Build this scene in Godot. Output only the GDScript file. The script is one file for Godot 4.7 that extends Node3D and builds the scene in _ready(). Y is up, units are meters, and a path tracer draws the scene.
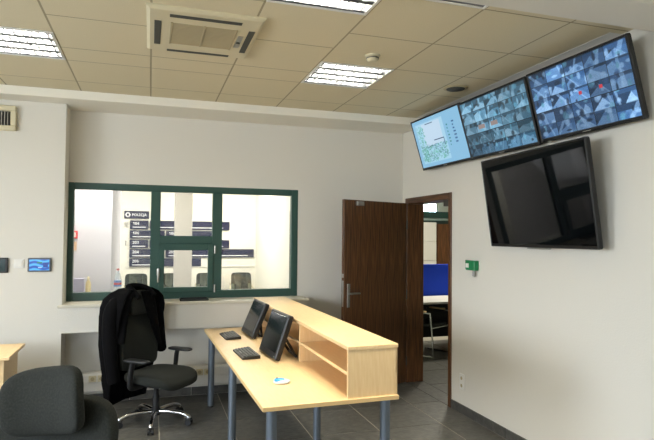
extends Node3D
# Control room: camera wall on the right, reception desk, window to a bright waiting corridor.

const CEIL := 2.954
var rng := RandomNumberGenerator.new()
var M := {}
var cache := {}
var taken := {}

# ------------------------------------------------------------------ mesh helpers
func begin() -> SurfaceTool:
	var st := SurfaceTool.new()
	st.begin(Mesh.PRIMITIVE_TRIANGLES)
	return st

# triangles as a flat list of points; turned so that the closed shape faces outwards
func emit(st: SurfaceTool, sides: PackedVector3Array, caps: PackedVector3Array, smooth := true) -> void:
	var vol := 0.0
	var o := sides[0]
	for list in [sides, caps]:
		for i in range(0, list.size(), 3):
			vol += (list[i] - o).dot((list[i + 1] - o).cross(list[i + 2] - o))
	var k := 0
	for list in [sides, caps]:
		st.set_smooth_group(0 if (smooth and k == 0) else -1)
		for i in range(0, list.size(), 3):
			st.add_vertex(list[i])
			if vol > 0.0:
				st.add_vertex(list[i + 2]); st.add_vertex(list[i + 1])
			else:
				st.add_vertex(list[i + 1]); st.add_vertex(list[i + 2])
		k += 1

func loft(st: SurfaceTool, rings: Array, smooth := true, capped := true) -> void:
	var s := PackedVector3Array()
	var c := PackedVector3Array()
	var n: int = rings[0].size()
	for i in rings.size() - 1:
		var a: PackedVector3Array = rings[i]
		var b: PackedVector3Array = rings[i + 1]
		for j in n:
			var k := (j + 1) % n
			s.append_array([a[j], a[k], b[k], a[j], b[k], b[j]])
	if capped:
		for e in 2:
			var r: PackedVector3Array = rings[0] if e == 0 else rings[rings.size() - 1]
			var m := Vector3.ZERO
			for p in r:
				m += p
			m /= n
			for j in n:
				var k := (j + 1) % n
				if e == 0:
					c.append_array([m, r[k], r[j]])
				else:
					c.append_array([m, r[j], r[k]])
	emit(st, s, c, smooth)

func box(st: SurfaceTool, c: Vector3, size: Vector3, b := 0.002, xf := Transform3D()) -> void:
	var h := size / 2.0
	b = minf(b, minf(h.x, minf(h.y, h.z)) * 0.9)
	var t := PackedVector3Array()
	var q := func(p: Array) -> void:
		t.append_array([p[0], p[1], p[2], p[0], p[2], p[3]])
	var at := func(ax: int, sx: int, sy: int, sz: int) -> Vector3:
		var s := Vector3(sx, sy, sz)
		var p := Vector3(s.x * (h.x - b), s.y * (h.y - b), s.z * (h.z - b))
		p[ax] = s[ax] * h[ax]
		return p
	for ax in 3:
		var u := (ax + 1) % 3
		var v := (ax + 2) % 3
		for s in [-1, 1]:
			var f := []
			for uv in [[-1, -1], [1, -1], [1, 1], [-1, 1]]:
				var d := Vector3i.ZERO
				d[ax] = s; d[u] = uv[0]; d[v] = uv[1]
				f.append(at.call(ax, d.x, d.y, d.z))
			q.call(f)
		# edges along this axis
		for su in [-1, 1]:
			for sv in [-1, 1]:
				var f := []
				for w in [[u, -1], [u, 1], [v, 1], [v, -1]]:
					var d := Vector3i.ZERO
					d[u] = su; d[v] = sv; d[ax] = w[1]
					f.append(at.call(w[0], d.x, d.y, d.z))
				q.call(f)
	for sx in [-1, 1]:
		for sy in [-1, 1]:
			for sz in [-1, 1]:
				t.append_array([at.call(0, sx, sy, sz), at.call(1, sx, sy, sz), at.call(2, sx, sy, sz)])
	st.set_smooth_group(-1)
	for i in range(0, t.size(), 3):
		var n := (t[i + 1] - t[i]).cross(t[i + 2] - t[i])
		var outward := n.dot(t[i] + t[i + 1] + t[i + 2]) > 0.0
		st.add_vertex(xf * (c + t[i]))
		st.add_vertex(xf * (c + t[i + (2 if outward else 1)]))
		st.add_vertex(xf * (c + t[i + (1 if outward else 2)]))

func span(st: SurfaceTool, a: Vector3, b: Vector3, bev := 0.002) -> void:
	box(st, (a + b) / 2.0, (b - a).abs(), bev)

func ring(c: Vector3, u: Vector3, v: Vector3, n: int, e := 1.0) -> PackedVector3Array:
	var r := PackedVector3Array()
	for i in n:
		var t := TAU * (i + 0.5) / n
		var x := cos(t)
		var y := sin(t)
		r.append(c + u * signf(x) * pow(absf(x), e) + v * signf(y) * pow(absf(y), e))
	return r

func rod(st: SurfaceTool, a: Vector3, b: Vector3, r0: float, r1 := -1.0, n := 16) -> void:
	if r1 < 0.0:
		r1 = r0
	var d := (b - a).normalized()
	var u := d.cross(Vector3.UP if absf(d.y) < 0.9 else Vector3.RIGHT).normalized()
	var v := d.cross(u)
	loft(st, [ring(a, u * r0, v * r0, n), ring(b, u * r1, v * r1, n)])

func tube(st: SurfaceTool, pts: Array, r, n := 12, flat := 1.0) -> void:
	var rings := []
	var u := Vector3.ZERO
	for i in pts.size():
		var d: Vector3 = (pts[mini(i + 1, pts.size() - 1)] - pts[maxi(i - 1, 0)]).normalized()
		if u == Vector3.ZERO:
			u = d.cross(Vector3.UP if absf(d.y) < 0.9 else Vector3.RIGHT).normalized()
		else:
			u = (u - d * u.dot(d)).normalized()
		var rr: float = r[i] if r is Array else r
		rings.append(ring(pts[i], u * rr, d.cross(u) * rr * flat, n))
	loft(st, rings)

func spline(pts: Array, per := 6) -> Array:
	var o := []
	for i in pts.size() - 1:
		var p0: Vector3 = pts[maxi(i - 1, 0)]
		var p3: Vector3 = pts[mini(i + 2, pts.size() - 1)]
		for k in per:
			o.append(pts[i].cubic_interpolate(pts[i + 1], p0, p3, float(k) / per))
	o.append(pts[-1])
	return o

func lathe(st: SurfaceTool, base: Vector3, prof: Array, n := 20) -> void:
	var rings := []
	for p in prof:
		rings.append(ring(base + Vector3(0, p.y, 0), Vector3(maxf(p.x, 0.0002), 0, 0), Vector3(0, 0, maxf(p.x, 0.0002)), n))
	loft(st, rings)

# a soft padded block; warp(p) bends it
func cushion(st: SurfaceTool, h: Vector3, warp: Callable, e := 0.35, ev := 0.45, nu := 32, nv := 14) -> void:
	var rings := []
	for i in nv + 1:
		var f := -PI / 2 + PI * i / nv
		var cv := pow(maxf(cos(f), 0.0), ev)
		var sv := signf(sin(f)) * pow(absf(sin(f)), ev)
		if i == 0 or i == nv:
			cv = 0.01
		var r := PackedVector3Array()
		for p in ring(Vector3(0, sv * h.y, 0), Vector3(h.x * cv, 0, 0), Vector3(0, 0, h.z * cv), nu, e):
			r.append(warp.call(p))
		rings.append(r)
	loft(st, rings)

func prism(st: SurfaceTool, poly: PackedVector2Array, a: Vector3, u: Vector3, v: Vector3, w: Vector3) -> void:
	var s := PackedVector3Array()
	var c := PackedVector3Array()
	var n := poly.size()
	var P := func(i: int, k: float) -> Vector3: return a + u * poly[i].x + v * poly[i].y + w * k
	for i in n:
		var j := (i + 1) % n
		s.append_array([P.call(i, 0), P.call(j, 0), P.call(j, 1), P.call(i, 0), P.call(j, 1), P.call(i, 1)])
	var idx := Geometry2D.triangulate_polygon(poly)
	var ccw := not Geometry2D.is_polygon_clockwise(poly)
	for i in range(0, idx.size(), 3):
		var x := poly[idx[i]]
		var turn := (poly[idx[i + 1]] - x).cross(poly[idx[i + 2]] - x) > 0.0
		var k1 := idx[i + (1 if turn == ccw else 2)]
		var k2 := idx[i + (2 if turn == ccw else 1)]
		c.append_array([P.call(idx[i], 0), P.call(k2, 0), P.call(k1, 0), P.call(idx[i], 1), P.call(k1, 1), P.call(k2, 1)])
	emit(st, s, c, false)

func mesh_of(st: SurfaceTool) -> ArrayMesh:
	st.generate_normals()
	return st.commit()

# ------------------------------------------------------------------ scene helpers
func numbered(called: String) -> String:
	var n: int = taken.get(called, 0)
	taken[called] = n + 1
	return called if n == 0 else "%s_%03d" % [called, n]

func obj(called: String, what, m: Material, parent: Node3D = null) -> MeshInstance3D:
	var o := MeshInstance3D.new()
	o.mesh = mesh_of(what) if what is SurfaceTool else what
	o.material_override = m
	if parent == null:
		o.name = numbered(called)
		add_child(o, true)
	else:
		var k := "%d/%s" % [parent.get_instance_id(), called]
		o.name = numbered(k).replace(k, called)
		parent.add_child(o, true)
	return o

func tag(o: Node, label: String, category := "", group := "") -> void:
	o.set_meta("label", label)
	if category:
		o.set_meta("category", category)
	if group:
		o.set_meta("group", group)

func thing(called: String, label: String, category: String, at := Vector3.ZERO, turn := 0.0, group := "") -> Node3D:
	var o := Node3D.new()
	o.name = numbered(called)
	add_child(o, true)
	o.position = at
	o.rotation.y = turn
	tag(o, label, category, group)
	return o

func dup(o: Node3D, base: String, label: String, at: Vector3, turn: float, group := "") -> Node3D:
	var c: Node3D = o.duplicate()
	c.name = numbered(base)
	add_child(c, true)
	c.position = at
	c.rotation.y = turn
	tag(c, label, "", group)
	return c

func structure(o: Node, label: String, category: String) -> Node:
	o.set_meta("kind", "structure")
	tag(o, label, category)
	return o

func bx(called: String, a: Vector3, b: Vector3, m: Material, parent: Node3D = null, bev := 0.003) -> MeshInstance3D:
	var st := begin()
	span(st, a, b, bev)
	return obj(called, st, m, parent)

func text(s: String, h: float, m: Material, parent: Node3D, at: Vector3, turn := 0.0, bold := true, called := "lettering") -> MeshInstance3D:
	var t := TextMesh.new()
	var f := SystemFont.new()
	f.font_names = PackedStringArray(["Droid Sans"])
	f.font_weight = 700 if bold else 400
	t.font = f
	t.text = s
	t.font_size = 64
	t.pixel_size = h / 47.0
	t.depth = 0.006
	t.horizontal_alignment = HORIZONTAL_ALIGNMENT_LEFT
	t.vertical_alignment = VERTICAL_ALIGNMENT_CENTER
	var o := obj(called, t, m, parent)
	o.position = at
	o.rotation.y = turn
	return o

# ------------------------------------------------------------------ materials
func mat(c: Color, rough := 0.6, metal := 0.0) -> StandardMaterial3D:
	var m := StandardMaterial3D.new()
	m.albedo_color = c
	m.roughness = rough
	m.metallic = metal
	return m

func c8(r: int, g: int, b: int) -> Color:
	return Color8(r, g, b)

func noise_tex(freq: float, sd: int, ramp: Array, size := 256, normal := false, oct := 4) -> NoiseTexture2D:
	var n := FastNoiseLite.new()
	n.seed = sd
	n.frequency = freq
	n.noise_type = FastNoiseLite.TYPE_SIMPLEX_SMOOTH
	n.fractal_octaves = oct
	var t := NoiseTexture2D.new()
	t.width = size
	t.height = size
	t.seamless = true
	t.noise = n
	t.as_normal_map = normal
	t.bump_strength = 4.0
	if not normal:
		var g := Gradient.new()
		g.offsets = PackedFloat32Array([0.0, 0.5, 1.0])
		g.colors = PackedColorArray(ramp)
		t.color_ramp = g
	return t

func tri(m: StandardMaterial3D, scale: Vector3, world := false) -> StandardMaterial3D:
	m.uv1_triplanar = true
	m.uv1_world_triplanar = world
	m.uv1_scale = scale
	return m

func wood(dark: Color, midc: Color, light: Color, sd: int, scale: Vector3, rough: float) -> StandardMaterial3D:
	var m := mat(Color.WHITE, rough)
	m.albedo_texture = noise_tex(0.025, sd, [dark, midc, light])
	return tri(m, scale)

func glow(c: Color, e: float) -> StandardMaterial3D:
	var m := mat(c, 0.5)
	m.emission_enabled = true
	m.emission = c
	m.emission_energy_multiplier = e
	return m

func make_materials() -> void:
	M.wall = tri(mat(c8(223, 219, 209), 0.85), Vector3.ONE * 3.0, true)
	M.wall.normal_enabled = true
	M.wall.normal_texture = noise_tex(0.08, 5, [], 256, true)
	M.wall.normal_scale = 0.12
	M.white = mat(c8(228, 226, 220), 0.6)
	M.sill = mat(c8(214, 208, 190), 0.5)
	M.ceiling = tri(mat(Color.WHITE, 0.95), Vector3.ONE * 4.0, true)
	M.ceiling.albedo_texture = noise_tex(0.12, 8, [c8(213, 202, 171), c8(219, 208, 177), c8(224, 213, 182)])
	M.grid = mat(c8(164, 153, 124), 0.9)
	M.tiles = []
	for i in 3:
		var k := 10 + 5 * i
		var m := tri(mat(Color.WHITE, 0.42), Vector3.ONE * 1.3, true)
		m.albedo_texture = noise_tex(0.03, 20 + i, [c8(58 + k, 57 + k, 54 + k), c8(70 + k, 69 + k, 65 + k), c8(84 + k, 82 + k, 76 + k)], 256, false, 5)
		m.normal_enabled = true
		m.normal_texture = noise_tex(0.06, 31, [], 256, true) if i == 0 else M.tiles[0].normal_texture
		m.normal_scale = 0.15
		M.tiles.append(m)
	M.grout = mat(c8(176, 170, 156), 0.9)
	M.green = mat(c8(44, 78, 70), 0.4)
	M.green_dark = mat(c8(26, 50, 46), 0.45)
	M.glass = mat(Color(0.97, 1, 0.99, 0.05), 0.0)
	M.glass.transparency = BaseMaterial3D.TRANSPARENCY_ALPHA
	M.beech = wood(c8(226, 192, 142), c8(231, 199, 150), c8(236, 206, 159), 3, Vector3(9, 9, 0.8), 0.38)
	M.beech_up = wood(c8(226, 192, 142), c8(231, 199, 150), c8(236, 206, 159), 4, Vector3(9, 0.8, 9), 0.4)
	M.beech_edge = mat(c8(220, 188, 134), 0.5)
	M.walnut = wood(c8(52, 32, 17), c8(90, 57, 31), c8(124, 82, 47), 11, Vector3(7, 0.35, 7), 0.4)
	M.walnut_flat = wood(c8(52, 32, 17), c8(88, 56, 31), c8(120, 79, 46), 12, Vector3(7, 7, 0.35), 0.42)
	M.fabric = tri(mat(c8(52, 55, 50), 0.95), Vector3.ONE * 6.0)
	M.fabric.albedo_color = Color.WHITE
	M.fabric.albedo_texture = noise_tex(0.07, 14, [c8(16, 19, 17), c8(29, 32, 28), c8(46, 49, 43)])
	M.fabric.normal_enabled = true
	M.fabric.normal_texture = noise_tex(0.3, 15, [], 256, true)
	M.fabric.normal_scale = 0.5
	M.coat = mat(c8(11, 11, 13), 0.9)
	M.coat.metallic_specular = 0.2
	M.plastic = mat(c8(24, 25, 27), 0.45)
	M.keys = mat(c8(70, 72, 70), 0.45)
	M.chrome = mat(c8(215, 216, 220), 0.12, 1.0)
	M.steel = mat(c8(120, 130, 142), 0.38, 0.7)
	M.silver = mat(c8(178, 176, 170), 0.3, 0.9)
	M.gloss = mat(c8(6, 7, 9), 0.04)
	M.gloss.metallic_specular = 0.3
	M.bezel = mat(c8(7, 7, 9), 0.45)
	M.beige = mat(c8(214, 204, 172), 0.5)
	M.vent = mat(c8(72, 72, 66), 0.7)
	M.grille = mat(c8(178, 165, 132), 0.7)
	M.navy = mat(c8(16, 18, 60), 0.8)
	M.navy.metallic_specular = 0.2
	M.letter = mat(c8(235, 236, 240), 0.5)
	M.olive = mat(c8(74, 82, 62), 0.85)
	M.blue = mat(c8(8, 62, 205), 0.8)
	M.reflector = mat(c8(98, 100, 106), 0.35, 0.5)
	M.tube = glow(Color(1.0, 0.98, 0.94), 4.0)

# ------------------------------------------------------------------ light
const LAMP_E := 4.5
const DAY_E := 9.0
const SKYWARD := -0.55  # daylight falls in from the sky, so it slants down
const DAY := Color(0.95, 0.98, 1.0)
const WARM := Color(1.0, 0.97, 0.885)

func area(at: Vector3, size: Vector2, e: float, c: Color, basis_: Basis, parent: Node3D, called := "lamp_light") -> void:
	var l := AreaLight3D.new()
	l.name = called
	l.area_size = size
	l.light_energy = e
	l.light_color = c
	l.shadow_enabled = true
	l.area_range = 20.0
	l.area_attenuation = 2.0
	parent.add_child(l, true)
	l.transform = Transform3D(basis_, at)

const DOWN := Basis(Vector3(1, 0, 0), Vector3(0, 0, -1), Vector3(0, 1, 0))

func make_lamp(label: String, at: Vector3) -> Node3D:
	var t := thing("ceiling_light", label, "light", at, 0.0, "recessed louvre ceiling lights")
	var st := begin()
	for s in [-1, 1]:
		span(st, Vector3(s * 0.296, -0.006, -0.296), Vector3(s * 0.278, 0.13, 0.296), 0.002)
		span(st, Vector3(-0.278, -0.006, s * 0.296), Vector3(0.278, 0.13, s * 0.278), 0.002)
	span(st, Vector3(-0.296, 0.128, -0.296), Vector3(0.296, 0.14, 0.296), 0.002)
	obj("housing", st, M.white, t)
	for i in 4:
		var z := -0.205 + i * 0.137
		st = begin()
		rod(st, Vector3(-0.27, 0.105, z), Vector3(0.27, 0.105, z), 0.009, -1.0, 10)
		obj("tube", st, M.tube, t)
	for i in 5:
		var z := -0.274 + i * 0.137
		st = begin()
		prism(st, PackedVector2Array([Vector2(-0.022, 0.0), Vector2(0.022, 0.0), Vector2(0.012, 0.05), Vector2(0.006, 0.085), Vector2(-0.006, 0.085), Vector2(-0.012, 0.05)]), Vector3(-0.278, 0, z), Vector3(0, 0, 1), Vector3(0, 1, 0), Vector3(0.556, 0, 0))
		obj("reflector", st, M.reflector, t)
	st = begin()
	for i in 4:
		for k in 11:
			var x := -0.25 + k * 0.05
			var z := -0.205 + i * 0.137
			prism(st, PackedVector2Array([Vector2(-0.003, 0.006), Vector2(0.003, 0.006), Vector2(0.001, 0.06), Vector2(-0.001, 0.06)]), Vector3(x, 0, z - 0.058), Vector3(1, 0, 0), Vector3(0, 1, 0), Vector3(0, 0, 0.116))
	var lv := obj("louvre_blades", st, M.reflector, t)
	lv.set_meta("kind", "stuff")
	for i in 4:  # one strip of light under each tube
		area(Vector3(0, 0.093, -0.205 + i * 0.137), Vector2(0.53, 0.03), LAMP_E / 4.0, WARM, DOWN, t)
	return t

# ------------------------------------------------------------------ tiles
func tile_mesh(w: float, d: float, h: float, b: float) -> Mesh:
	var key := "%.3f %.3f %.3f" % [w, d, h]
	if not cache.has(key):
		var st := begin()
		box(st, Vector3.ZERO, Vector3(w, h, d), b)
		cache[key] = mesh_of(st)
	return cache[key]

func lay(called: String, parent: Node3D, x0: float, x1: float, z0: float, z1: float, y: float, h: float, gap: float, b: float, mats: Array) -> void:
	var o := obj(called, tile_mesh(x1 - x0 - gap, z1 - z0 - gap, h, b), mats[rng.randi() % mats.size()], parent)
	o.position = Vector3((x0 + x1) / 2, y, (z0 + z1) / 2)

# ------------------------------------------------------------------ build
func _ready() -> void:
	rng.seed = 7
	# camera
	var cam := Camera3D.new()
	cam.name = "camera"
	cam.transform = Transform3D(Basis(Vector3(0.952571, 0.009103, 0.304181), Vector3(-0.017762, 0.999512, 0.025713), Vector3(-0.303799, -0.029896, 0.952267)), Vector3(-2.8287, 1.6546, 5.9454))
	cam.fov = rad_to_deg(2.0 * atan(220.0 / 554.79))
	cam.current = true
	add_child(cam)
	# sky, exposure
	var we := WorldEnvironment.new()
	we.name = "world_environment"
	var env := Environment.new()
	env.background_mode = Environment.BG_SKY
	var sky := Sky.new()
	var sm := ProceduralSkyMaterial.new()
	sm.sky_top_color = c8(120, 160, 215)
	sm.sky_horizon_color = c8(205, 218, 232)
	sm.ground_bottom_color = c8(120, 118, 112)
	sm.ground_horizon_color = c8(190, 195, 200)
	sm.sky_energy_multiplier = 1.6
	sky.sky_material = sm
	env.sky = sky
	env.tonemap_mode = Environment.TONE_MAPPER_LINEAR
	env.tonemap_exposure = 1.7
	env.sdfgi_enabled = true
	env.ssao_enabled = true
	env.ssil_enabled = true
	we.environment = env
	add_child(we)
	make_materials()
	# daylight entering by the two windows of the left wall (outside the picture)
	for z in [3.3, 6.3]:
		area(Vector3(-6.88, 1.75, z), Vector2(1.9, 1.5), DAY_E, DAY, Basis(Vector3.DOWN, PI / 2) * Basis(Vector3.RIGHT, SKYWARD), self, "window_daylight")
	area(Vector3(-5.8, 1.75, 8.88), Vector2(1.9, 1.5), DAY_E * 0.4, DAY, Basis(Vector3.RIGHT, SKYWARD), self, "window_daylight")
	build_room()
	build_ceiling()
	build_floor()
	build_window()
	build_door()
	build_corridor()
	build_office()
	build_screens()
	build_desk()
	build_chairs()
	build_small()

func build_room() -> void:
	var st := begin()
	span(st, Vector3(-7.2, 0, -0.2), Vector3(-3.595, 3.1, 0.27), 0)
	span(st, Vector3(-1.275, 0, -0.2), Vector3(0.0, 3.1, 0), 0)
	span(st, Vector3(-3.595, 2.163, -0.2), Vector3(-1.275, 3.1, 0), 0)
	span(st, Vector3(-3.595, 0, -0.2), Vector3(-1.275, 1.0, 0), 0)
	span(st, Vector3(-3.595, 0.735, 0), Vector3(-1.25, 0.972, 0.28), 0)
	structure(obj("wall_back", st, M.wall), "off-white back wall with a pier at the left and the wide green window", "wall")
	st = begin()
	span(st, Vector3(0, 0, -0.2), Vector3(0.2, 3.1, 0.115), 0)
	span(st, Vector3(0, 2.085, 0.115), Vector3(0.2, 3.1, 1.105), 0)
	span(st, Vector3(0, 0, 1.105), Vector3(0.2, 3.1, 9.2), 0)
	structure(obj("wall_right", st, M.wall), "off-white right wall that carries the screens and the doorway", "wall")
	st = begin()
	span(st, Vector3(-7.2, 0, 0), Vector3(-7, 3.1, 2.3), 0)
	span(st, Vector3(-7.2, 0, 4.3), Vector3(-7, 3.1, 5.3), 0)
	span(st, Vector3(-7.2, 0, 7.3), Vector3(-7, 3.1, 9.2), 0)
	for z in [2.3, 5.3]:
		span(st, Vector3(-7.2, 0, z), Vector3(-7, 0.95, z + 2), 0)
		span(st, Vector3(-7.2, 2.55, z), Vector3(-7, 3.1, z + 2), 0)
	structure(obj("wall_left", st, M.wall), "off-white left wall with two daylight windows", "wall")
	st = begin()
	span(st, Vector3(-4.8, 0, 9.0), Vector3(0.2, 3.1, 9.2), 0)
	span(st, Vector3(-7.2, 0, 9.0), Vector3(-6.8, 3.1, 9.2), 0)
	span(st, Vector3(-6.8, 0, 9.0), Vector3(-4.8, 0.95, 9.2), 0)
	span(st, Vector3(-6.8, 2.55, 9.0), Vector3(-4.8, 3.1, 9.2), 0)
	structure(obj("wall_front", st, M.wall), "off-white wall behind the camera with one daylight window", "wall")
	for i in 3:
		var z := 2.3 + 3.0 * (i % 2)
		var w := thing("window_%d" % (i + 2), "white framed outside window in the %s" % ["left wall nearer the back wall", "left wall farther from the back wall", "wall behind the camera"][i], "window")
		w.set_meta("kind", "structure")
		if i > 1:  # the same window built for the left wall, turned into the wall behind the camera
			w.transform = Transform3D(Basis(Vector3(0, 0, -1), Vector3(0, 1, 0), Vector3(1, 0, 0)), Vector3(-4.5, 0, 2.0))
		st = begin()
		span(st, Vector3(-7.14, 0.95, z), Vector3(-7.06, 2.55, z + 0.06))
		span(st, Vector3(-7.14, 0.95, z + 1.94), Vector3(-7.06, 2.55, z + 2))
		span(st, Vector3(-7.14, 0.95, z + 0.97), Vector3(-7.06, 2.55, z + 1.03))
		span(st, Vector3(-7.14, 0.95, z), Vector3(-7.06, 1.01, z + 2))
		span(st, Vector3(-7.14, 2.49, z), Vector3(-7.06, 2.55, z + 2))
		obj("window_frame", st, M.white, w)
		bx("glass_pane", Vector3(-7.103, 1.01, z + 0.06), Vector3(-7.097, 2.49, z + 0.97), M.glass, w, 0)
		bx("glass_pane", Vector3(-7.103, 1.01, z + 1.03), Vector3(-7.097, 2.49, z + 1.94), M.glass, w, 0)
	# plaster border of the ceiling along the back wall and a downstand beam near the camera
	structure(bx("trim_1", Vector3(-7, 2.875, 0.0), Vector3(0, CEIL + 0.05, 0.517), mat(c8(240, 236, 224), 0.9), null, 0.002), "shallow white plaster bulkhead between ceiling tiles and back wall", "trim")
	structure(bx("trim_2", Vector3(-7, 2.85, 3.50), Vector3(0, 2.946, 3.79), M.wall, null, 0.004), "white plastered downstand beam crossing the ceiling at the top right", "beam")
	# tiled baseboard on the right wall, one piece per tile
	var bb := Node3D.new()
	bb.name = "baseboard_right"
	add_child(bb)
	structure(bb, "dark grey tile baseboard along the right wall", "baseboard")
	var z := 1.125
	var k := 0
	while z < 8.9:
		var e := 2.0 if k == 0 else minf(z + 0.6, 8.98)
		bx("tile", Vector3(-0.011, 0.004, z), Vector3(0.001, 0.088, e - 0.004), M.tiles[k % 3], bb, 0.002)
		z = e
		k += 1
	bb = Node3D.new()
	bb.name = "baseboard_back"
	add_child(bb)
	structure(bb, "dark grey tile baseboard at the foot of the back wall", "baseboard")
	for s in [[-6.98, -3.6, 0.281], [-3.59, -0.02, 0.011]]:
		var x: float = s[0]
		while x < s[1] - 0.02:
			var e := minf(x + 0.6, s[1])
			bx("tile", Vector3(x, 0.004, s[2] - 0.011), Vector3(e - 0.004, 0.085, s[2]), M.tiles[k % 3], bb, 0.002)
			x = e
			k += 1

func build_ceiling() -> void:
	var c := Node3D.new()
	c.name = "ceiling"
	add_child(c)
	structure(c, "suspended ceiling of square beige mineral tiles", "ceiling")
	var st := begin()
	span(st, Vector3(-7, CEIL + 0.142, 0.5), Vector3(0, CEIL + 0.16, 9.0), 0)
	obj("ceiling_slab", st, M.grid, c)
	var xs := []
	for i in range(-5, 8):
		xs.append(-0.443 - 0.6 * (6 - i))
	xs[xs.size() - 1] = 0.0
	xs[0] = -7.0
	# T-bars
	st = begin()
	for x in xs.slice(1, xs.size() - 1):
		span(st, Vector3(x - 0.009, CEIL - 0.0008, 0.517), Vector3(x + 0.009, CEIL + 0.03, 9.0), 0)
	for i in xs.size() - 1:
		for z in rows_for(xs[i]):
			span(st, Vector3(xs[i], CEIL - 0.0007, z - 0.009), Vector3(xs[i + 1], CEIL + 0.03, z + 0.009), 0)
	obj("ceiling_grid", st, M.grid, c)
	for i in xs.size() - 1:
		var rows: Array = rows_for(xs[i])
		for j in rows.size() - 1:
			var mx: float = (xs[i] + xs[i + 1]) / 2
			var mz: float = (rows[j] + rows[j + 1]) / 2
			if is_lamp(mx, mz):
				continue
			if absf(mx + 2.543) < 0.2 and mz > 1.95 and mz < 2.7:
				# what is left of these two tiles round the air conditioner
				if mz < 2.3:
					lay("tile", c, xs[i], xs[i + 1], rows[j], 1.99, CEIL + 0.006, 0.015, 0.012, 0.001, [M.ceiling])
				else:
					lay("tile", c, xs[i], xs[i + 1], 2.70, rows[j + 1], CEIL + 0.006, 0.015, 0.012, 0.001, [M.ceiling])
				continue
			lay("tile", c, xs[i], xs[i + 1], rows[j], rows[j + 1], CEIL + 0.006, 0.015, 0.012, 0.001, [M.ceiling])
	for at in lamp_cells:
		var label := "recessed louvre ceiling light out of the picture, %s" % at[2]
		if at[3] != "":
			label = at[3]
		make_lamp(label, Vector3(at[0], CEIL, at[1]))

var lamp_cells := [
	[-3.743, 1.749, "", "louvred fluorescent ceiling light at the far left of the ceiling"],
	[-1.343, 1.749, "", "louvred fluorescent ceiling light beside the smoke detector"],
	[-1.943, 3.249, "", "recessed ceiling light with white box sides cut by top edge of photo"],
	[-1.343, 3.549, "", "louvred fluorescent ceiling light nearest the screens, cut by top edge"],
	[-4.343, 4.749, "left of the camera", ""], [-1.943, 4.749, "right of the camera", ""],
	[-4.343, 7.149, "behind the camera to the left", ""], [-1.943, 7.149, "behind the camera to the right", ""],
	[-6.143, 2.949, "by the left windows", ""], [-6.143, 6.549, "by the rear left window", ""]]

func is_lamp(x: float, z: float) -> bool:
	for l in lamp_cells:
		if absf(x - l[0]) < 0.1 and absf(z - l[1]) < 0.25:
			return true
	return false

func rows_for(x: float) -> Array:
	# tile courses differ between the middle bays and the outer ones, as in the photograph
	var zs := [0.517, 0.849, 1.449]
	var z := 2.049
	if x > -3.5 and x < -1.7:
		zs.append(1.749)
		z = 2.349
	while z < 8.9:
		zs.append(z)
		z += 0.6
	zs.append(9.0)
	return zs

func build_floor() -> void:
	var f := Node3D.new()
	f.name = "floor"
	add_child(f)
	structure(f, "floor of large dark grey square tiles with pale joints", "floor")
	bx("screed", Vector3(-7.2, -0.06, -0.2), Vector3(0.0, -0.003, 9.2), M.grout, f, 0)
	bx("threshold", Vector3(0.004, -0.06, 0.1), Vector3(0.2, 0.0, 1.12), M.tiles[1], f, 0.001)
	var x := -0.325 + 0.6
	while x > -7.0:
		var z := -0.306
		while z < 9.0:
			var x0 := maxf(x - 0.6, -7.0)
			var x1 := minf(x, 0.0)
			var z1 := minf(z + 0.6, 9.0)
			if x1 - x0 > 0.02 and z1 - z > 0.02:
				lay("tile", f, x0, x1, z, z1, -0.005, 0.01, 0.008, 0.0015, M.tiles)
			z += 0.6
		x -= 0.6

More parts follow.
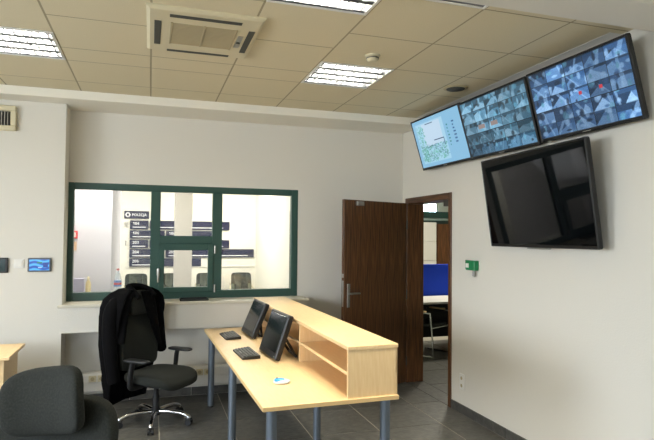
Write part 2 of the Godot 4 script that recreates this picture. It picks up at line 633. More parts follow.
func build_window() -> void:
	var w := thing("window_1", "wide dark green framed internal window looking into the waiting corridor", "window")
	w.set_meta("kind", "structure")
	var z0 := -0.07
	var z1 := 0.006
	# outer frame
	for p in [[-3.605, -3.543, 1.0, 2.167], [-1.343, -1.271, 1.0, 2.167], [-3.543, -1.343, 2.10, 2.167], [-3.543, -1.343, 1.0, 1.081]]:
		bx("frame", Vector3(p[0], p[2], z0), Vector3(p[1], p[3], z1), M.green, w, 0.004)
	bx("mullion", Vector3(-2.822, 1.081, z0), Vector3(-2.727, 2.10, z1), M.green, w, 0.004)
	bx("mullion", Vector3(-2.200, 1.081, z0), Vector3(-2.099, 2.10, z1), M.green, w, 0.004)
	bx("transom", Vector3(-2.727, 1.550, z0), Vector3(-2.200, 1.648, z1), M.green, w, 0.004)
	# opening sash
	var s := Node3D.new()
	s.name = "sash"
	w.add_child(s)
	for p in [[-2.739, -2.683, 1.067, 1.569], [-2.243, -2.187, 1.067, 1.569], [-2.683, -2.243, 1.499, 1.569], [-2.683, -2.243, 1.067, 1.119]]:
		bx("sash_frame", Vector3(p[0], p[2], z1 - 0.03), Vector3(p[1], p[3], z1 + 0.016), M.green, s, 0.004)
	bx("glass_pane", Vector3(-2.685, 1.117, z1 - 0.015), Vector3(-2.241, 1.501, z1 - 0.009), M.glass, s, 0)
	var st := begin()
	span(st, Vector3(-2.756, 1.244, z1 + 0.016), Vector3(-2.726, 1.311, z1 + 0.026), 0.004)
	rod(st, Vector3(-2.741, 1.287, z1 + 0.02), Vector3(-2.741, 1.287, z1 + 0.06), 0.010)
	tube(st, [Vector3(-2.741, 1.315, z1 + 0.058), Vector3(-2.741, 1.268, z1 + 0.062), Vector3(-2.741, 1.177, z1 + 0.055)], [0.011, 0.012, 0.009])
	tag(obj("handle", st, M.silver, s), "silver lever handle")
	for y in [1.507, 1.10]:
		st = begin()
		rod(st, Vector3(-2.172, y - 0.04, z1 + 0.012), Vector3(-2.172, y + 0.04, z1 + 0.012), 0.009)
		obj("hinge", st, M.silver, s)
	for p in [[-3.545, -2.82, 1.079, 2.102], [-2.101, -1.341, 1.079, 2.102], [-2.729, -2.198, 1.646, 2.102]]:
		bx("glass_pane", Vector3(p[0], p[2], -0.036), Vector3(p[1], p[3], -0.03), M.glass, w, 0)
	# sill board and document slot
	structure(bx("trim_3", Vector3(-3.63, 0.970, 0.0), Vector3(-1.215, 0.997, 0.30), M.sill, null, 0.004), "white window sill board under the green window", "sill")
	st = begin()
	span(st, Vector3(-2.53, 0.997, 0.06), Vector3(-2.25, 1.003, 0.22), 0.001)
	for sx in [[-2.53, -2.522], [-2.258, -2.25]]:
		span(st, Vector3(sx[0], 1.003, 0.06), Vector3(sx[1], 1.018, 0.22), 0.001)
	span(st, Vector3(-2.522, 1.003, 0.06), Vector3(-2.258, 1.018, 0.068), 0.001)
	tag(obj("document_tray", st, M.plastic), "flat black document tray lying on the sill under the sash", "tray")
	# cable trunking in the niche under the sill
	var t := thing("cable_trunking", "white cable trunking with socket inserts in the niche under the window", "trunking")
	bx("trunk", Vector3(-3.59, 0.135, 0.012), Vector3(-1.28, 0.315, 0.12), M.white, t, 0.006)
	bx("cover", Vector3(-3.58, 0.225, 0.118), Vector3(-1.29, 0.300, 0.127), M.white, t, 0.003)
	for x in [-3.33, -3.25, -3.17, -2.90, -2.82, -2.40, -2.32, -2.24, -1.8, -1.72]:
		var so := bx("socket", Vector3(x - 0.034, 0.232, 0.126), Vector3(x + 0.034, 0.293, 0.134), M.beige, t, 0.004)
		st = begin()
		rod(st, Vector3(x, 0.262, 0.1335), Vector3(x, 0.262, 0.1355), 0.019, -1, 14)
		obj("socket_well", st, M.grille, so)

func build_door() -> void:
	var d := thing("door_1", "walnut door standing open into the room with its frame", "door")
	d.set_meta("kind", "structure")
	var st := begin()
	# casings on the room side and liners through the wall
	span(st, Vector3(-0.014, 0, 0.10), Vector3(0.2, 2.103, 0.150), 0.003)
	span(st, Vector3(-0.014, 0, 1.073), Vector3(0.2, 2.103, 1.123), 0.003)
	obj("jamb", st, M.walnut, d)
	st = begin()
	span(st, Vector3(-0.014, 2.036, 0.150), Vector3(0.2, 2.103, 1.073), 0.003)
	obj("head", st, M.walnut_flat, d)
	# leaf: local x runs from the hinge to the free edge
	var leaf := Node3D.new()
	leaf.name = "leaf"
	d.add_child(leaf)
	leaf.position = Vector3(-0.03, 0, 0.135)
	leaf.rotation.y = PI + deg_to_rad(22.5)
	st = begin()
	span(st, Vector3(0, 0.008, -0.02), Vector3(0.957, 2.045, 0.02), 0.002)
	obj("door_panel", st, M.walnut, leaf)
	# room face is local -z after the turn
	for fz in [-0.02, 0.02]:
		var sg := signf(fz)
		st = begin()
		span(st, Vector3(0.877, 0.92, fz), Vector3(0.917, 1.165, fz + sg * 0.009), 0.003)
		rod(st, Vector3(0.897, 1.065, fz + sg * 0.008), Vector3(0.897, 1.065, fz + sg * 0.05), 0.010)
		tube(st, [Vector3(0.90, 1.065, fz + sg * 0.048), Vector3(0.852, 1.067, fz + sg * 0.052), Vector3(0.772, 1.063, fz + sg * 0.048)], [0.011, 0.010, 0.009])
		rod(st, Vector3(0.897, 0.985, fz + sg * 0.008), Vector3(0.897, 0.985, fz + sg * 0.016), 0.009)
		tag(obj("door_handle", st, M.silver, leaf), "silver lever handle on a long plate")
	st = begin()
	span(st, Vector3(0.956, 0.93, -0.012), Vector3(0.9595, 1.20, 0.012), 0.001)
	span(st, Vector3(0.956, 1.23, -0.012), Vector3(0.9595, 1.27, 0.012), 0.001)
	span(st, Vector3(0.959, 1.06, -0.006), Vector3(0.968, 1.08, 0.006), 0.001)
	tag(obj("lock_plate", st, M.silver, leaf), "narrow steel lock plate on the door edge")
	st = begin()
	span(st, Vector3(0.70, 1.985, -0.05), Vector3(0.80, 2.03, -0.02), 0.004)
	tag(obj("closer_bracket", st, M.silver, leaf), "small grey closer bracket at the top of the leaf")
	for y in [0.25, 1.0, 1.8]:
		st = begin()
		rod(st, Vector3(-0.006, y - 0.05, -0.022), Vector3(-0.006, y + 0.05, -0.022), 0.009)
		obj("hinge", st, M.vent, leaf)
	st = begin()
	span(st, Vector3(0.03, 1.975, 0.90), Vector3(0.075, 2.036, 1.06), 0.004)
	tag(obj("door_closer", st, M.vent, d), "grey closer box under the door head")

# ------------------------------------------------------------------ the waiting corridor behind the window
func build_corridor() -> void:
	var cw := mat(c8(240, 238, 226), 0.8)
	var st := begin()
	span(st, Vector3(-8.0, 0, -5.2), Vector3(-0.6, 3.1, -5.0), 0)
	structure(obj("wall_corridor_back", st, cw), "cream corridor wall behind the window that carries the room signs", "wall")
	structure(bx("wall_corridor_right", Vector3(-0.82, 0, -5.0), Vector3(-0.62, 3.1, -0.2), cw, null, 0), "brightly lit white end wall of the corridor", "wall")
	structure(bx("wall_corridor_left", Vector3(-8.2, 0, -5.2), Vector3(-8.0, 3.1, -0.2), cw, null, 0), "far end wall of the waiting corridor", "wall")
	structure(bx("wall_corridor_pier", Vector3(-5.0, 0, -3.0), Vector3(-3.25, 3.0, -1.0), mat(c8(214, 214, 226), 0.8), null, 0.004), "pale lilac grey pier seen through the left pane of the window", "wall")
	structure(bx("trim_4", Vector3(-3.42, 0, -3.12), Vector3(-3.29, 3.0, -3.0), M.white, null, 0.004), "white vertical trim at the back edge of the grey pier", "trim")
	structure(bx("ceiling_corridor", Vector3(-8.2, 3.0, -5.2), Vector3(-0.6, 3.1, -0.2), M.white, null, 0), "white ceiling of the corridor", "ceiling")
	structure(bx("floor_corridor", Vector3(-8.2, -0.06, -5.2), Vector3(-0.62, 0, -0.2), M.tiles[1], null, 0), "grey floor of the waiting corridor", "floor")
	structure(bx("trim_5", Vector3(-3.25, 1.045, -5.0), Vector3(-0.82, 1.06, -4.985), M.white, null, 0.002), "thin white wall rail under the room signs", "rail")
	structure(bx("wall_corridor_column", Vector3(-2.50, 0, -2.24), Vector3(-2.264, 3.0, -2.0), mat(c8(228, 224, 216), 0.8), null, 0.004), "slim white column seen through the middle panes", "column")
	var dr := thing("door_2", "brown wooden door in the corridor end wall at the right edge of the window", "door")
	dr.set_meta("kind", "structure")
	bx("door_frame", Vector3(-0.86, 0, -2.05), Vector3(-0.819, 2.03, -1.95), M.walnut, dr, 0.003)
	bx("door_panel", Vector3(-0.845, 0, -1.95), Vector3(-0.819, 2.0, -1.05), M.walnut, dr, 0.003)
	# two luminous ceiling panels
	for p in [[-1.7, -3.6, "over the signs", 4.4], [-4.6, -4.0, "at its far end", 4.2], [-3.3, -0.62, "close to the window", 2.5]]:
		var t := thing("corridor_light", "flat white ceiling light of the corridor %s" % p[2], "light", Vector3(p[0], 3.0, p[1]))
		var g := begin()
		box(g, Vector3(0, -0.02, 0), Vector3(0.62, 0.04, 0.62), 0.004)
		obj("housing", g, M.white, t)
		g = begin()
		box(g, Vector3(0, -0.042, 0), Vector3(0.56, 0.006, 0.56), 0.002)
		obj("diffuser", g, M.tube, t)
		area(Vector3(0, -0.05, 0), Vector2(0.56, 0.56), p[3], Color(1, 0.985, 0.93), DOWN, t)
	build_signs()
	# waiting chairs
	var first: Node3D = null
	var where := [[-3.05, "waiting chair with olive back farthest left under the room signs"], [-2.42, "waiting chair with olive back just left of the white column"], [-1.79, "waiting chair with olive back just right of the white column"], [-1.14, "waiting chair with olive back seen in the right pane of the window"]]
	for w in where:
		if first == null:
			first = thing("waiting_chair", w[1], "chair", Vector3(w[0], 0, -4.55), 0.0, "waiting chairs under the room signs")
			make_waiting_chair(first)
		else:
			dup(first, "waiting_chair", w[1], Vector3(w[0], 0, -4.55), 0.0, "waiting chairs under the room signs")
	# counter board on the corridor side with a bottle and two small things
	structure(bx("trim_6", Vector3(-3.595, 0.99, -0.55), Vector3(-1.275, 1.02, -0.2), M.white, null, 0.004), "white counter board on the corridor side of the window", "sill")
	var b := thing("water_bottle", "clear plastic water bottle with red cap on the counter behind the left pane", "bottle", Vector3(-3.142, 1.02, -0.32))
	var pet := mat(Color(0.80, 0.90, 0.94, 0.22), 0.05)
	pet.transparency = BaseMaterial3D.TRANSPARENCY_ALPHA
	st = begin()
	lathe(st, Vector3.ZERO, [Vector2(0.0, 0.0), Vector2(0.03, 0.002), Vector2(0.038, 0.012), Vector2(0.038, 0.06), Vector2(0.035, 0.07), Vector2(0.038, 0.08), Vector2(0.038, 0.16), Vector2(0.036, 0.18), Vector2(0.025, 0.22), Vector2(0.013, 0.245), Vector2(0.013, 0.262)])
	obj("body", st, pet, b)
	st = begin()
	lathe(st, Vector3.ZERO, [Vector2(0.0385, 0.09), Vector2(0.0392, 0.092), Vector2(0.0392, 0.15), Vector2(0.0385, 0.152)])
	obj("bottle_label", st, mat(c8(96, 132, 190), 0.5), b)
	st = begin()
	lathe(st, Vector3.ZERO, [Vector2(0.0395, 0.108), Vector2(0.0398, 0.109), Vector2(0.0398, 0.13), Vector2(0.0395, 0.131)])
	obj("label_band", st, mat(c8(190, 60, 60), 0.5), b)
	st = begin()
	lathe(st, Vector3.ZERO, [Vector2(0.0, 0.258), Vector2(0.0155, 0.258), Vector2(0.0155, 0.275), Vector2(0.014, 0.278), Vector2(0.0, 0.278)])
	obj("cap", st, mat(c8(190, 34, 30), 0.5), b)
	st = begin()
	box(st, Vector3(0, 0.09, 0), Vector3(0.10, 0.18, 0.07), 0.006)
	var bo := obj("storage_box", st, mat(c8(176, 172, 204), 0.6))
	bo.position = Vector3(-3.517, 1.02, -0.33)
	tag(bo, "pale lilac box on the counter in the lower left corner of the window", "box")
	var y := thing("spray_bottle", "small pale yellow bottle standing beside the lilac box", "bottle", Vector3(-3.43, 1.02, -0.33))
	st = begin()
	lathe(st, Vector3.ZERO, [Vector2(0.0, 0.0), Vector2(0.026, 0.003), Vector2(0.027, 0.11), Vector2(0.022, 0.14), Vector2(0.011, 0.158)])
	obj("body", st, mat(c8(226, 206, 150), 0.5), y)
	st = begin()
	lathe(st, Vector3.ZERO, [Vector2(0.0, 0.156), Vector2(0.013, 0.156), Vector2(0.013, 0.18), Vector2(0.006, 0.195), Vector2(0.0, 0.196)])
	obj("cap", st, mat(c8(236, 222, 180), 0.5), y)
	var a := thing("fire_call_point", "small red fire alarm box on the grey pier at the left edge of the window", "alarm", Vector3(-3.66, 1.62, -0.985))
	st = begin()
	box(st, Vector3(0, 0.03, 0), Vector3(0.09, 0.09, 0.03), 0.006)
	obj("body", st, mat(c8(200, 24, 34), 0.45), a)
	st = begin()
	box(st, Vector3(0, 0.03, 0.016), Vector3(0.05, 0.05, 0.004), 0.002)
	obj("press_plate", st, M.white, a)
	st = begin()
	box(st, Vector3(0.0, -0.10, -0.008), Vector3(0.07, 0.10, 0.012), 0.002)
	tag(obj("notice", st, mat(c8(236, 196, 160), 0.6), a), "orange notice plate under the red box")

func build_signs() -> void:
	var t := thing("room_sign_board", "navy blue sign board with white room numbers on the corridor wall", "sign", Vector3(0, 0, -4.985))
	var py := func(px: float) -> float: return 1.93 - 0.0188 * (px - 220.0)
	var panel := func(x0: float, x1: float, top: float, bot: float) -> MeshInstance3D:
		return bx("sign_panel", Vector3(x0, py.call(bot), -0.012), Vector3(x1, py.call(top), 0.012), M.navy, t, 0.003)
	var h: MeshInstance3D = bx("header_panel", Vector3(-3.284, 1.958, -0.012), Vector3(-2.848, 2.098, 0.012), M.navy, t, 0.003)
	text("POLICJA", 0.05, M.letter, h, Vector3(-3.155, 2.028, 0.014))
	# eight pointed badge with a dark centre
	var star := PackedVector2Array()
	for i in 16:
		var r := 0.052 if i % 2 == 0 else 0.041
		star.append(Vector2(cos(TAU * i / 16), sin(TAU * i / 16)) * r)
	var st := begin()
	prism(st, star, Vector3(-3.222, 2.028, 0.012), Vector3(1, 0, 0), Vector3(0, 1, 0), Vector3(0, 0, 0.006))
	obj("badge", st, M.letter, h)
	st = begin()
	rod(st, Vector3(-3.222, 2.028, 0.017), Vector3(-3.222, 2.028, 0.020), 0.022)
	obj("badge_centre", st, M.navy, h)
	# rows: left panel, right panel, numbers, tops in the order of the board
	var rows := [
		[220.3, 229.0, -3.184, -2.855, "104", -2.83, -1.345, ""],
		[230.2, 238.2, -3.184, -2.56, "106", -2.535, -1.67, "108"],
		[239.3, 247.8, -3.184, -2.855, "203", -2.83, -1.345, ""],
		[248.7, 257.2, -3.184, -2.56, "204", -2.535, -0.862, "205"],
		[258.0, 266.0, -3.184, -1.88, "206", 0.0, 0.0, ""]]
	for r in rows:
		var yy: float = (py.call(r[0]) + py.call(r[1])) / 2
		var p: MeshInstance3D = panel.call(r[2], r[3], r[0], r[1])
		text(r[4], 0.052, M.letter, p, Vector3(r[2] + 0.05, yy + 0.025, 0.014))
		bx("text_rule", Vector3(r[2] + 0.05, yy - 0.052, 0.012), Vector3(minf(r[3] - 0.05, r[2] + 0.55), yy - 0.036, 0.015), M.letter, p, 0.001)
		if r[5] != 0.0:
			p = panel.call(r[5], r[6], r[0], r[1])
			if r[7] != "":
				text(r[7], 0.052, M.letter, p, Vector3(r[5] + 0.05, yy + 0.025, 0.014))
			bx("text_rule", Vector3(r[5] + 0.05, yy - 0.052, 0.012), Vector3(r[6] - 0.12, yy - 0.036, 0.015), M.letter, p, 0.001)
	text("II", 0.07, M.navy, t, Vector3(-3.285, py.call(224.5), 0.002), 0.0, false, "floor_mark")
	text("I", 0.085, M.navy, t, Vector3(-3.27, py.call(243.0), 0.002), 0.0, false, "floor_mark")

func make_waiting_chair(t: Node3D) -> void:
	var st := begin()
	cushion(st, Vector3(0.195, 0.21, 0.022), func(p: Vector3) -> Vector3: return Vector3(p.x, p.y + 0.74, -0.2 - p.y * 0.18 + p.x * p.x * 0.6), 0.3, 0.3, 24, 10)
	obj("backrest", st, M.olive, t)
	st = begin()
	cushion(st, Vector3(0.22, 0.03, 0.21), func(p: Vector3) -> Vector3: return p + Vector3(0, 0.44, 0.02), 0.3, 0.5, 24, 8)
	obj("seat", st, M.olive, t)
	for s in [-1, 1]:
		st = begin()
		tube(st, spline([Vector3(s * 0.23, 0.0, 0.2), Vector3(s * 0.23, 0.3, 0.19), Vector3(s * 0.23, 0.6, 0.16), Vector3(s * 0.23, 0.64, 0.1), Vector3(s * 0.225, 0.66, -0.1), Vector3(s * 0.2, 0.7, -0.21)]), 0.011, 8)
		obj("leg", st, M.beige, t)
		st = begin()
		tube(st, spline([Vector3(s * 0.21, 0.0, -0.24), Vector3(s * 0.205, 0.4, -0.18), Vector3(s * 0.2, 0.75, -0.235)]), 0.011, 8)
		obj("leg", st, M.beige, t)

# ------------------------------------------------------------------ the office seen through the doorway
func build_office() -> void:
	var ow := mat(c8(206, 212, 196), 0.85)
	structure(bx("wall_office_back", Vector3(-0.6, 0, -5.2), Vector3(5.2, 3.1, -5.0), ow, null, 0), "pale wall at the end of the office beyond the doorway", "wall")
	structure(bx("wall_office_right", Vector3(5.0, 0, -5.2), Vector3(5.2, 3.1, 3.2), ow, null, 0), "far side wall of the office beyond the doorway", "wall")
	structure(bx("wall_office_left", Vector3(-0.1, 0, -5.0), Vector3(0.1, 3.1, -0.2), ow, null, 0), "near side wall of the office beyond the doorway", "wall")
	structure(bx("wall_office_front", Vector3(0.2, 0, 3.0), Vector3(5.2, 3.1, 3.2), ow, null, 0), "wall closing the office beyond the doorway", "wall")
	structure(bx("ceiling_office", Vector3(-0.1, 2.95, -5.2), Vector3(5.2, 3.1, 3.2), M.white, null, 0), "white ceiling of the office beyond the doorway", "ceiling")
	var f := Node3D.new()
	f.name = "floor_office"
	add_child(f)
	structure(f, "grey tiled floor of the office beyond the doorway", "floor")
	bx("screed", Vector3(0.1, -0.06, -5.0), Vector3(5.0, -0.003, 3.0), M.grout, f, 0)
	for i in 6:
		for j in 6:
			lay("tile", f, 0.2 + i * 0.6, 0.8 + i * 0.6, -2.1 + j * 0.6, -1.5 + j * 0.6, -0.005, 0.01, 0.008, 0.0015, M.tiles)
	# beams of dark green glazing above the cupboards
	structure(bx("trim_7", Vector3(0.1, 2.06, -4.6), Vector3(5.0, 2.19, -4.3), M.green, null, 0.006), "dark green beam across the office seen through the doorway", "beam")
	structure(bx("trim_8", Vector3(0.1, 1.93, -4.28), Vector3(5.0, 2.0, -4.1), M.green_dark, null, 0.006), "narrow dark green rail above the office cupboards", "beam")
	var l := thing("office_light", "bright white box light above the green beam in the far office", "light", Vector3(2.98, 2.30, -4.89))
	var st := begin()
	box(st, Vector3(0, 0, -0.06), Vector3(0.34, 0.20, 0.10), 0.006)
	obj("housing", st, M.white, l)
	st = begin()
	box(st, Vector3(0, 0, -0.005), Vector3(0.30, 0.16, 0.01), 0.003)
	obj("diffuser", st, glow(Color(0.9, 0.96, 1.0), 1.6), l)
	area(Vector3(0, 0, 0.005), Vector2(0.30, 0.16), 0.6, Color(0.9, 0.96, 1.0), Basis(), l)
	var l2 := thing("office_ceiling_light", "flat ceiling light of the office hidden above the doorway", "light", Vector3(2.2, 2.95, -2.0))
	st = begin()
	box(st, Vector3(0, -0.02, 0), Vector3(0.62, 0.04, 0.62), 0.004)
	obj("housing", st, M.white, l2)
	st = begin()
	box(st, Vector3(0, -0.042, 0), Vector3(0.56, 0.006, 0.56), 0.002)
	obj("diffuser", st, M.tube, l2)
	area(Vector3(0, -0.05, 0), Vector2(0.56, 0.56), 4.0, WARM, DOWN, l2)
	# cupboards
	var c := thing("office_cupboard", "white cupboard with stacked doors behind the blue partition", "cupboard", Vector3(2.42, 0, -4.0))
	bx("carcass", Vector3(-0.30, 0, -0.28), Vector3(0.23, 1.96, 0.0), M.white, c, 0.004)
	for i in 5:
		bx("door", Vector3(-0.295, 0.06 + i * 0.38, 0.0), Vector3(0.225, 0.43 + i * 0.38, 0.018), M.white, c, 0.004)
	var w := thing("wooden_wardrobe", "brown wooden wardrobe beside the white cupboard in the far office", "wardrobe", Vector3(3.0, 0, -4.0))
	bx("carcass", Vector3(-0.33, 0, -0.28), Vector3(0.5, 1.93, 0.0), M.walnut, w, 0.004)
	bx("door", Vector3(-0.325, 0.05, 0.0), Vector3(0.08, 1.92, 0.018), M.walnut, w, 0.003)
	bx("door", Vector3(0.085, 0.05, 0.0), Vector3(0.495, 1.92, 0.018), M.walnut, w, 0.003)
	# desk with blue partition
	var d := thing("office_desk", "white desk in front of the blue partition beyond the doorway", "desk", Vector3(1.45, 0, -1.45))
	bx("desktop", Vector3(-0.75, 0.715, -0.40), Vector3(0.75, 0.745, 0.38), M.white, d, 0.003)
	for s in [-1, 1]:
		bx("leg", Vector3(s * 0.72 - 0.02, 0, -0.36), Vector3(s * 0.72 + 0.02, 0.716, 0.34), M.plastic, d, 0.003)
	bx("modesty_panel", Vector3(-0.70, 0.12, -0.34), Vector3(0.70, 0.714, -0.32), M.plastic, d, 0.003)
	var p := thing("desk_partition", "bright blue fabric partition behind the white office desk", "partition", Vector3(1.45, 0, -1.89))
	bx("panel", Vector3(-0.80, 0.70, -0.02), Vector3(0.80, 1.235, 0.02), M.blue, p, 0.006)
	for s in [-1, 1]:
		bx("foot", Vector3(s * 0.6 - 0.02, 0, -0.02), Vector3(s * 0.6 + 0.02, 0.71, 0.02), M.plastic, p, 0.002)
	# visitor chair with chrome frame
	var v := thing("visitor_chair", "black chair with bent chrome legs and pale armrests under the office desk", "chair", Vector3(0.99, 0, -1.23), deg_to_rad(30))
	st = begin()
	cushion(st, Vector3(0.22, 0.03, 0.21), func(q: Vector3) -> Vector3: return q + Vector3(0, 0.43, 0), 0.3, 0.5, 24, 8)
	obj("seat", st, M.plastic, v)
	st = begin()
	cushion(st, Vector3(0.21, 0.16, 0.02), func(q: Vector3) -> Vector3: return q + Vector3(0, 0.52, -0.24), 0.3, 0.3, 24, 8)
	obj("backrest", st, M.plastic, v)
	for s in [-1, 1]:
		st = begin()
		tube(st, spline([Vector3(s * 0.25, 0.012, -0.2), Vector3(s * 0.25, 0.012, 0.18), Vector3(s * 0.25, 0.06, 0.24), Vector3(s * 0.25, 0.55, 0.2), Vector3(s * 0.25, 0.6, 0.15), Vector3(s * 0.25, 0.6, -0.18)]), 0.011, 8)
		obj("leg", st, M.chrome, v)
		st = begin()
		box(st, Vector3(s * 0.25, 0.622, 0.0), Vector3(0.045, 0.024, 0.26), 0.008)
		tag(obj("armrest", st, M.beech, v), "pale wooden armrest")
	st = begin()
	rod(st, Vector3(-0.25, 0.40, 0.215), Vector3(0.25, 0.40, 0.215), 0.010)
	rod(st, Vector3(-0.25, 0.52, -0.18), Vector3(0.25, 0.52, -0.18), 0.010)
	obj("crossbar", st, M.chrome, v)

# ------------------------------------------------------------------ screens on the right wall
func camera_picture(im: Image, r: Rect2i, base: Color, hi: Color, accent: bool) -> void:
	# one surveillance view: floor, two walls and a few shapes, drawn flat
	var w := r.size.x
	var h := r.size.y
	var vx := rng.randf_range(0.2, 0.8)
	var vy := rng.randf_range(0.1, 0.45)
	var l := rng.randf_range(0.75, 1.2)
	var tone := [base.darkened(rng.randf_range(0.05, 0.5)), base.lerp(hi, rng.randf_range(0.0, 0.4)), base.lerp(hi, rng.randf_range(0.2, 0.9)), base.darkened(rng.randf_range(0.1, 0.5))]
	var blobs := []
	for i in 5:
		blobs.append([rng.randf(), rng.randf(), rng.randf_range(0.05, 0.2), rng.randf_range(0.08, 0.4), [hi, base.darkened(0.6), c8(90, 150, 176), base, hi][i]])
	var k1 := rng.randf_range(-1.6, -0.3)
	var k2 := rng.randf_range(0.3, 1.6)
	var stripe := rng.randf_range(0.1, 0.9)
	var sw := rng.randf_range(0.03, 0.12)
	var slant := rng.randf_range(-0.6, 0.6)
	for y in h:
		for x in w:
			var u := float(x) / w - vx
			var v := float(y) / h - vy
			var c: Color
			if v < 0.0:
				c = tone[3]
			elif u < k1 * v:
				c = tone[0]
			elif u > k2 * v:
				c = tone[1]
			else:
				c = tone[2]
			if absf(float(x) / w - stripe + slant * (float(y) / h - 0.5)) < sw:
				c = c.lerp(hi, 0.55)
			for b in blobs:
				var d := pow((float(x) / w - b[0]) / b[2], 2.0) + pow((float(y) / h - b[1]) / b[3], 2.0)
				if d < 1.0:
					c = c.lerp(b[4], 0.75 * (1.0 - d * d))
			c = c * l
			c = c * (0.9 + 0.2 * rng.randf())
			c.a = 1
			if x == 0 or y == 0:
				c = Color(0.05, 0.09, 0.13)
			im.set_pixel(r.position.x + x, r.position.y + y, c)
	if accent:
		for y in range(h / 3, h / 3 + h / 4):
			for x in range(w / 2, w / 2 + w / 6):
				im.set_pixel(r.position.x + x, r.position.y + y, c8(190, 60, 70))

func screen_image(kind: int) -> Image:
	var W := 320
	var H := 180
	var im := Image.create(W, H, false, Image.FORMAT_RGB8)
	if kind == 0:
		im.fill(c8(122, 170, 200))
		# building plan: pale area with green rooms below and to the left, dark legend marks at the right
		im.fill_rect(Rect2i(20, 14, 190, 152), c8(150, 190, 212))
		im.fill_rect(Rect2i(62, 18, 128, 84), c8(174, 196, 214))
		im.fill_rect(Rect2i(90, 20, 54, 3), c8(60, 84, 110))
		for i in 420:
			var left := rng.randf() < 0.4
			var x := rng.randi_range(22, 66) if left else rng.randi_range(24, 200)
			var y := rng.randi_range(22, 158) if left else rng.randi_range(100, 160)
			var g := rng.randf_range(-20, 25)
			im.fill_rect(Rect2i(x, y, rng.randi_range(2, 9), rng.randi_range(2, 6)), c8(int(96 + g), int(160 + g), int(150 + g)))
		for i in 60:
			im.fill_rect(Rect2i(rng.randi_range(24, 196), rng.randi_range(96, 160), rng.randi_range(3, 22), 1), c8(70, 110, 130))
			im.fill_rect(Rect2i(rng.randi_range(24, 196), rng.randi_range(96, 150), 1, rng.randi_range(3, 14)), c8(70, 110, 130))
		im.fill_rect(Rect2i(128, 86, 66, 3), c8(44, 66, 92))
		im.fill_rect(Rect2i(192, 86, 3, 26), c8(44, 66, 92))
		im.fill_rect(Rect2i(88, 104, 40, 2), c8(44, 66, 92))
		for i in 7:
			im.fill_rect(Rect2i(226, 46 + i * 12, rng.randi_range(4, 9), 5), c8(40, 120, 120))
			im.fill_rect(Rect2i(262, 40 + i * 12, rng.randi_range(6, 16), 5), c8(44, 84, 128))
		return soften(im)
	var n := 5
	for r in n:
		for q in n:
			var rect := Rect2i(q * W / n, r * H / n, W / n, H / n)
			var base := c8(62, 104, 128) if kind == 1 else c8(54, 96, 146)
			var hi := c8(128, 168, 192) if kind == 1 else c8(150, 190, 232)
			if kind == 1 and r == 4:
				base = c8(44, 84, 110)
				hi = c8(90, 130, 160)
			camera_picture(im, rect, base, hi, (kind == 2 and (r * 5 + q == 12 or r * 5 + q == 13)))
			if kind == 1 and r * 5 + q in [11, 12]:
				im.fill_rect(Rect2i(rect.position + Vector2i(10, 12), Vector2i(34, 14)), c8(140, 124, 120))
	return soften(im)

func soften(im: Image) -> Image:
	im.resize(190, 107, Image.INTERPOLATE_CUBIC)
	im.resize(320, 180, Image.INTERPOLATE_CUBIC)
	return im

func screen_quad(w: float, h: float, z: float) -> ArrayMesh:
	var a := []
	a.resize(Mesh.ARRAY_MAX)
	a[Mesh.ARRAY_VERTEX] = PackedVector3Array([Vector3(-w / 2, h, z), Vector3(w / 2, h, z), Vector3(w / 2, 0, z), Vector3(-w / 2, 0, z)])
	a[Mesh.ARRAY_NORMAL] = PackedVector3Array([Vector3.BACK, Vector3.BACK, Vector3.BACK, Vector3.BACK])
	a[Mesh.ARRAY_TEX_UV] = PackedVector2Array([Vector2(0, 0), Vector2(1, 0), Vector2(1, 1), Vector2(0, 1)])
	a[Mesh.ARRAY_INDEX] = PackedInt32Array([0, 1, 2, 0, 2, 3])
	var m := ArrayMesh.new()
	m.add_surface_from_arrays(Mesh.PRIMITIVE_TRIANGLES, a)
	return m

# local: bottom middle of the front at the origin, x along the wall towards the camera, front faces local +z
func flat_screen(called: String, label: String, category: String, at: Vector3, yaw: float, tilt: float, w: float, h: float, group := "") -> Node3D:
	var t := thing(called, label, category, at, 0.0, group)
	var u := Vector3(sin(yaw), 0, cos(yaw))
	var nrm := Vector3(-cos(yaw), 0, sin(yaw))
	var v := Vector3.UP * cos(tilt) + nrm * sin(tilt)
	t.basis = Basis(u, v, u.cross(v))
	var b := 0.016
	var st := begin()
	span(st, Vector3(-w / 2, 0, -0.035), Vector3(-w / 2 + b, h, 0.0), 0.004)
	span(st, Vector3(w / 2 - b, 0, -0.035), Vector3(w / 2, h, 0.0), 0.004)
	span(st, Vector3(-w / 2 + b, h - b, -0.035), Vector3(w / 2 - b, h, 0.0), 0.004)
	span(st, Vector3(-w / 2 + b, 0, -0.035), Vector3(w / 2 - b, b + 0.008, 0.0), 0.004)
	obj("bezel", st, M.bezel, t)
	st = begin()
	span(st, Vector3(-w / 2 + 0.004, 0.004, -0.045), Vector3(w / 2 - 0.004, h - 0.004, -0.008), 0.006)
	span(st, Vector3(-w * 0.3, h * 0.2, -0.062), Vector3(w * 0.3, h * 0.75, -0.04), 0.008)
	obj("back_cover", st, M.bezel, t)
	return t

func bracket(t: Node3D, at: Vector3, arms: Array) -> void:
	# wall plate and arms, given in room coordinates
	var inv := t.transform.affine_inverse()
	var st := begin()
	for a in arms:
		rod(st, inv * a[0], inv * a[1], 0.014)
	box(st, at, Vector3(0.012, 0.22, 0.3), 0.002, inv)
	obj("wall_bracket", st, M.plastic, t)

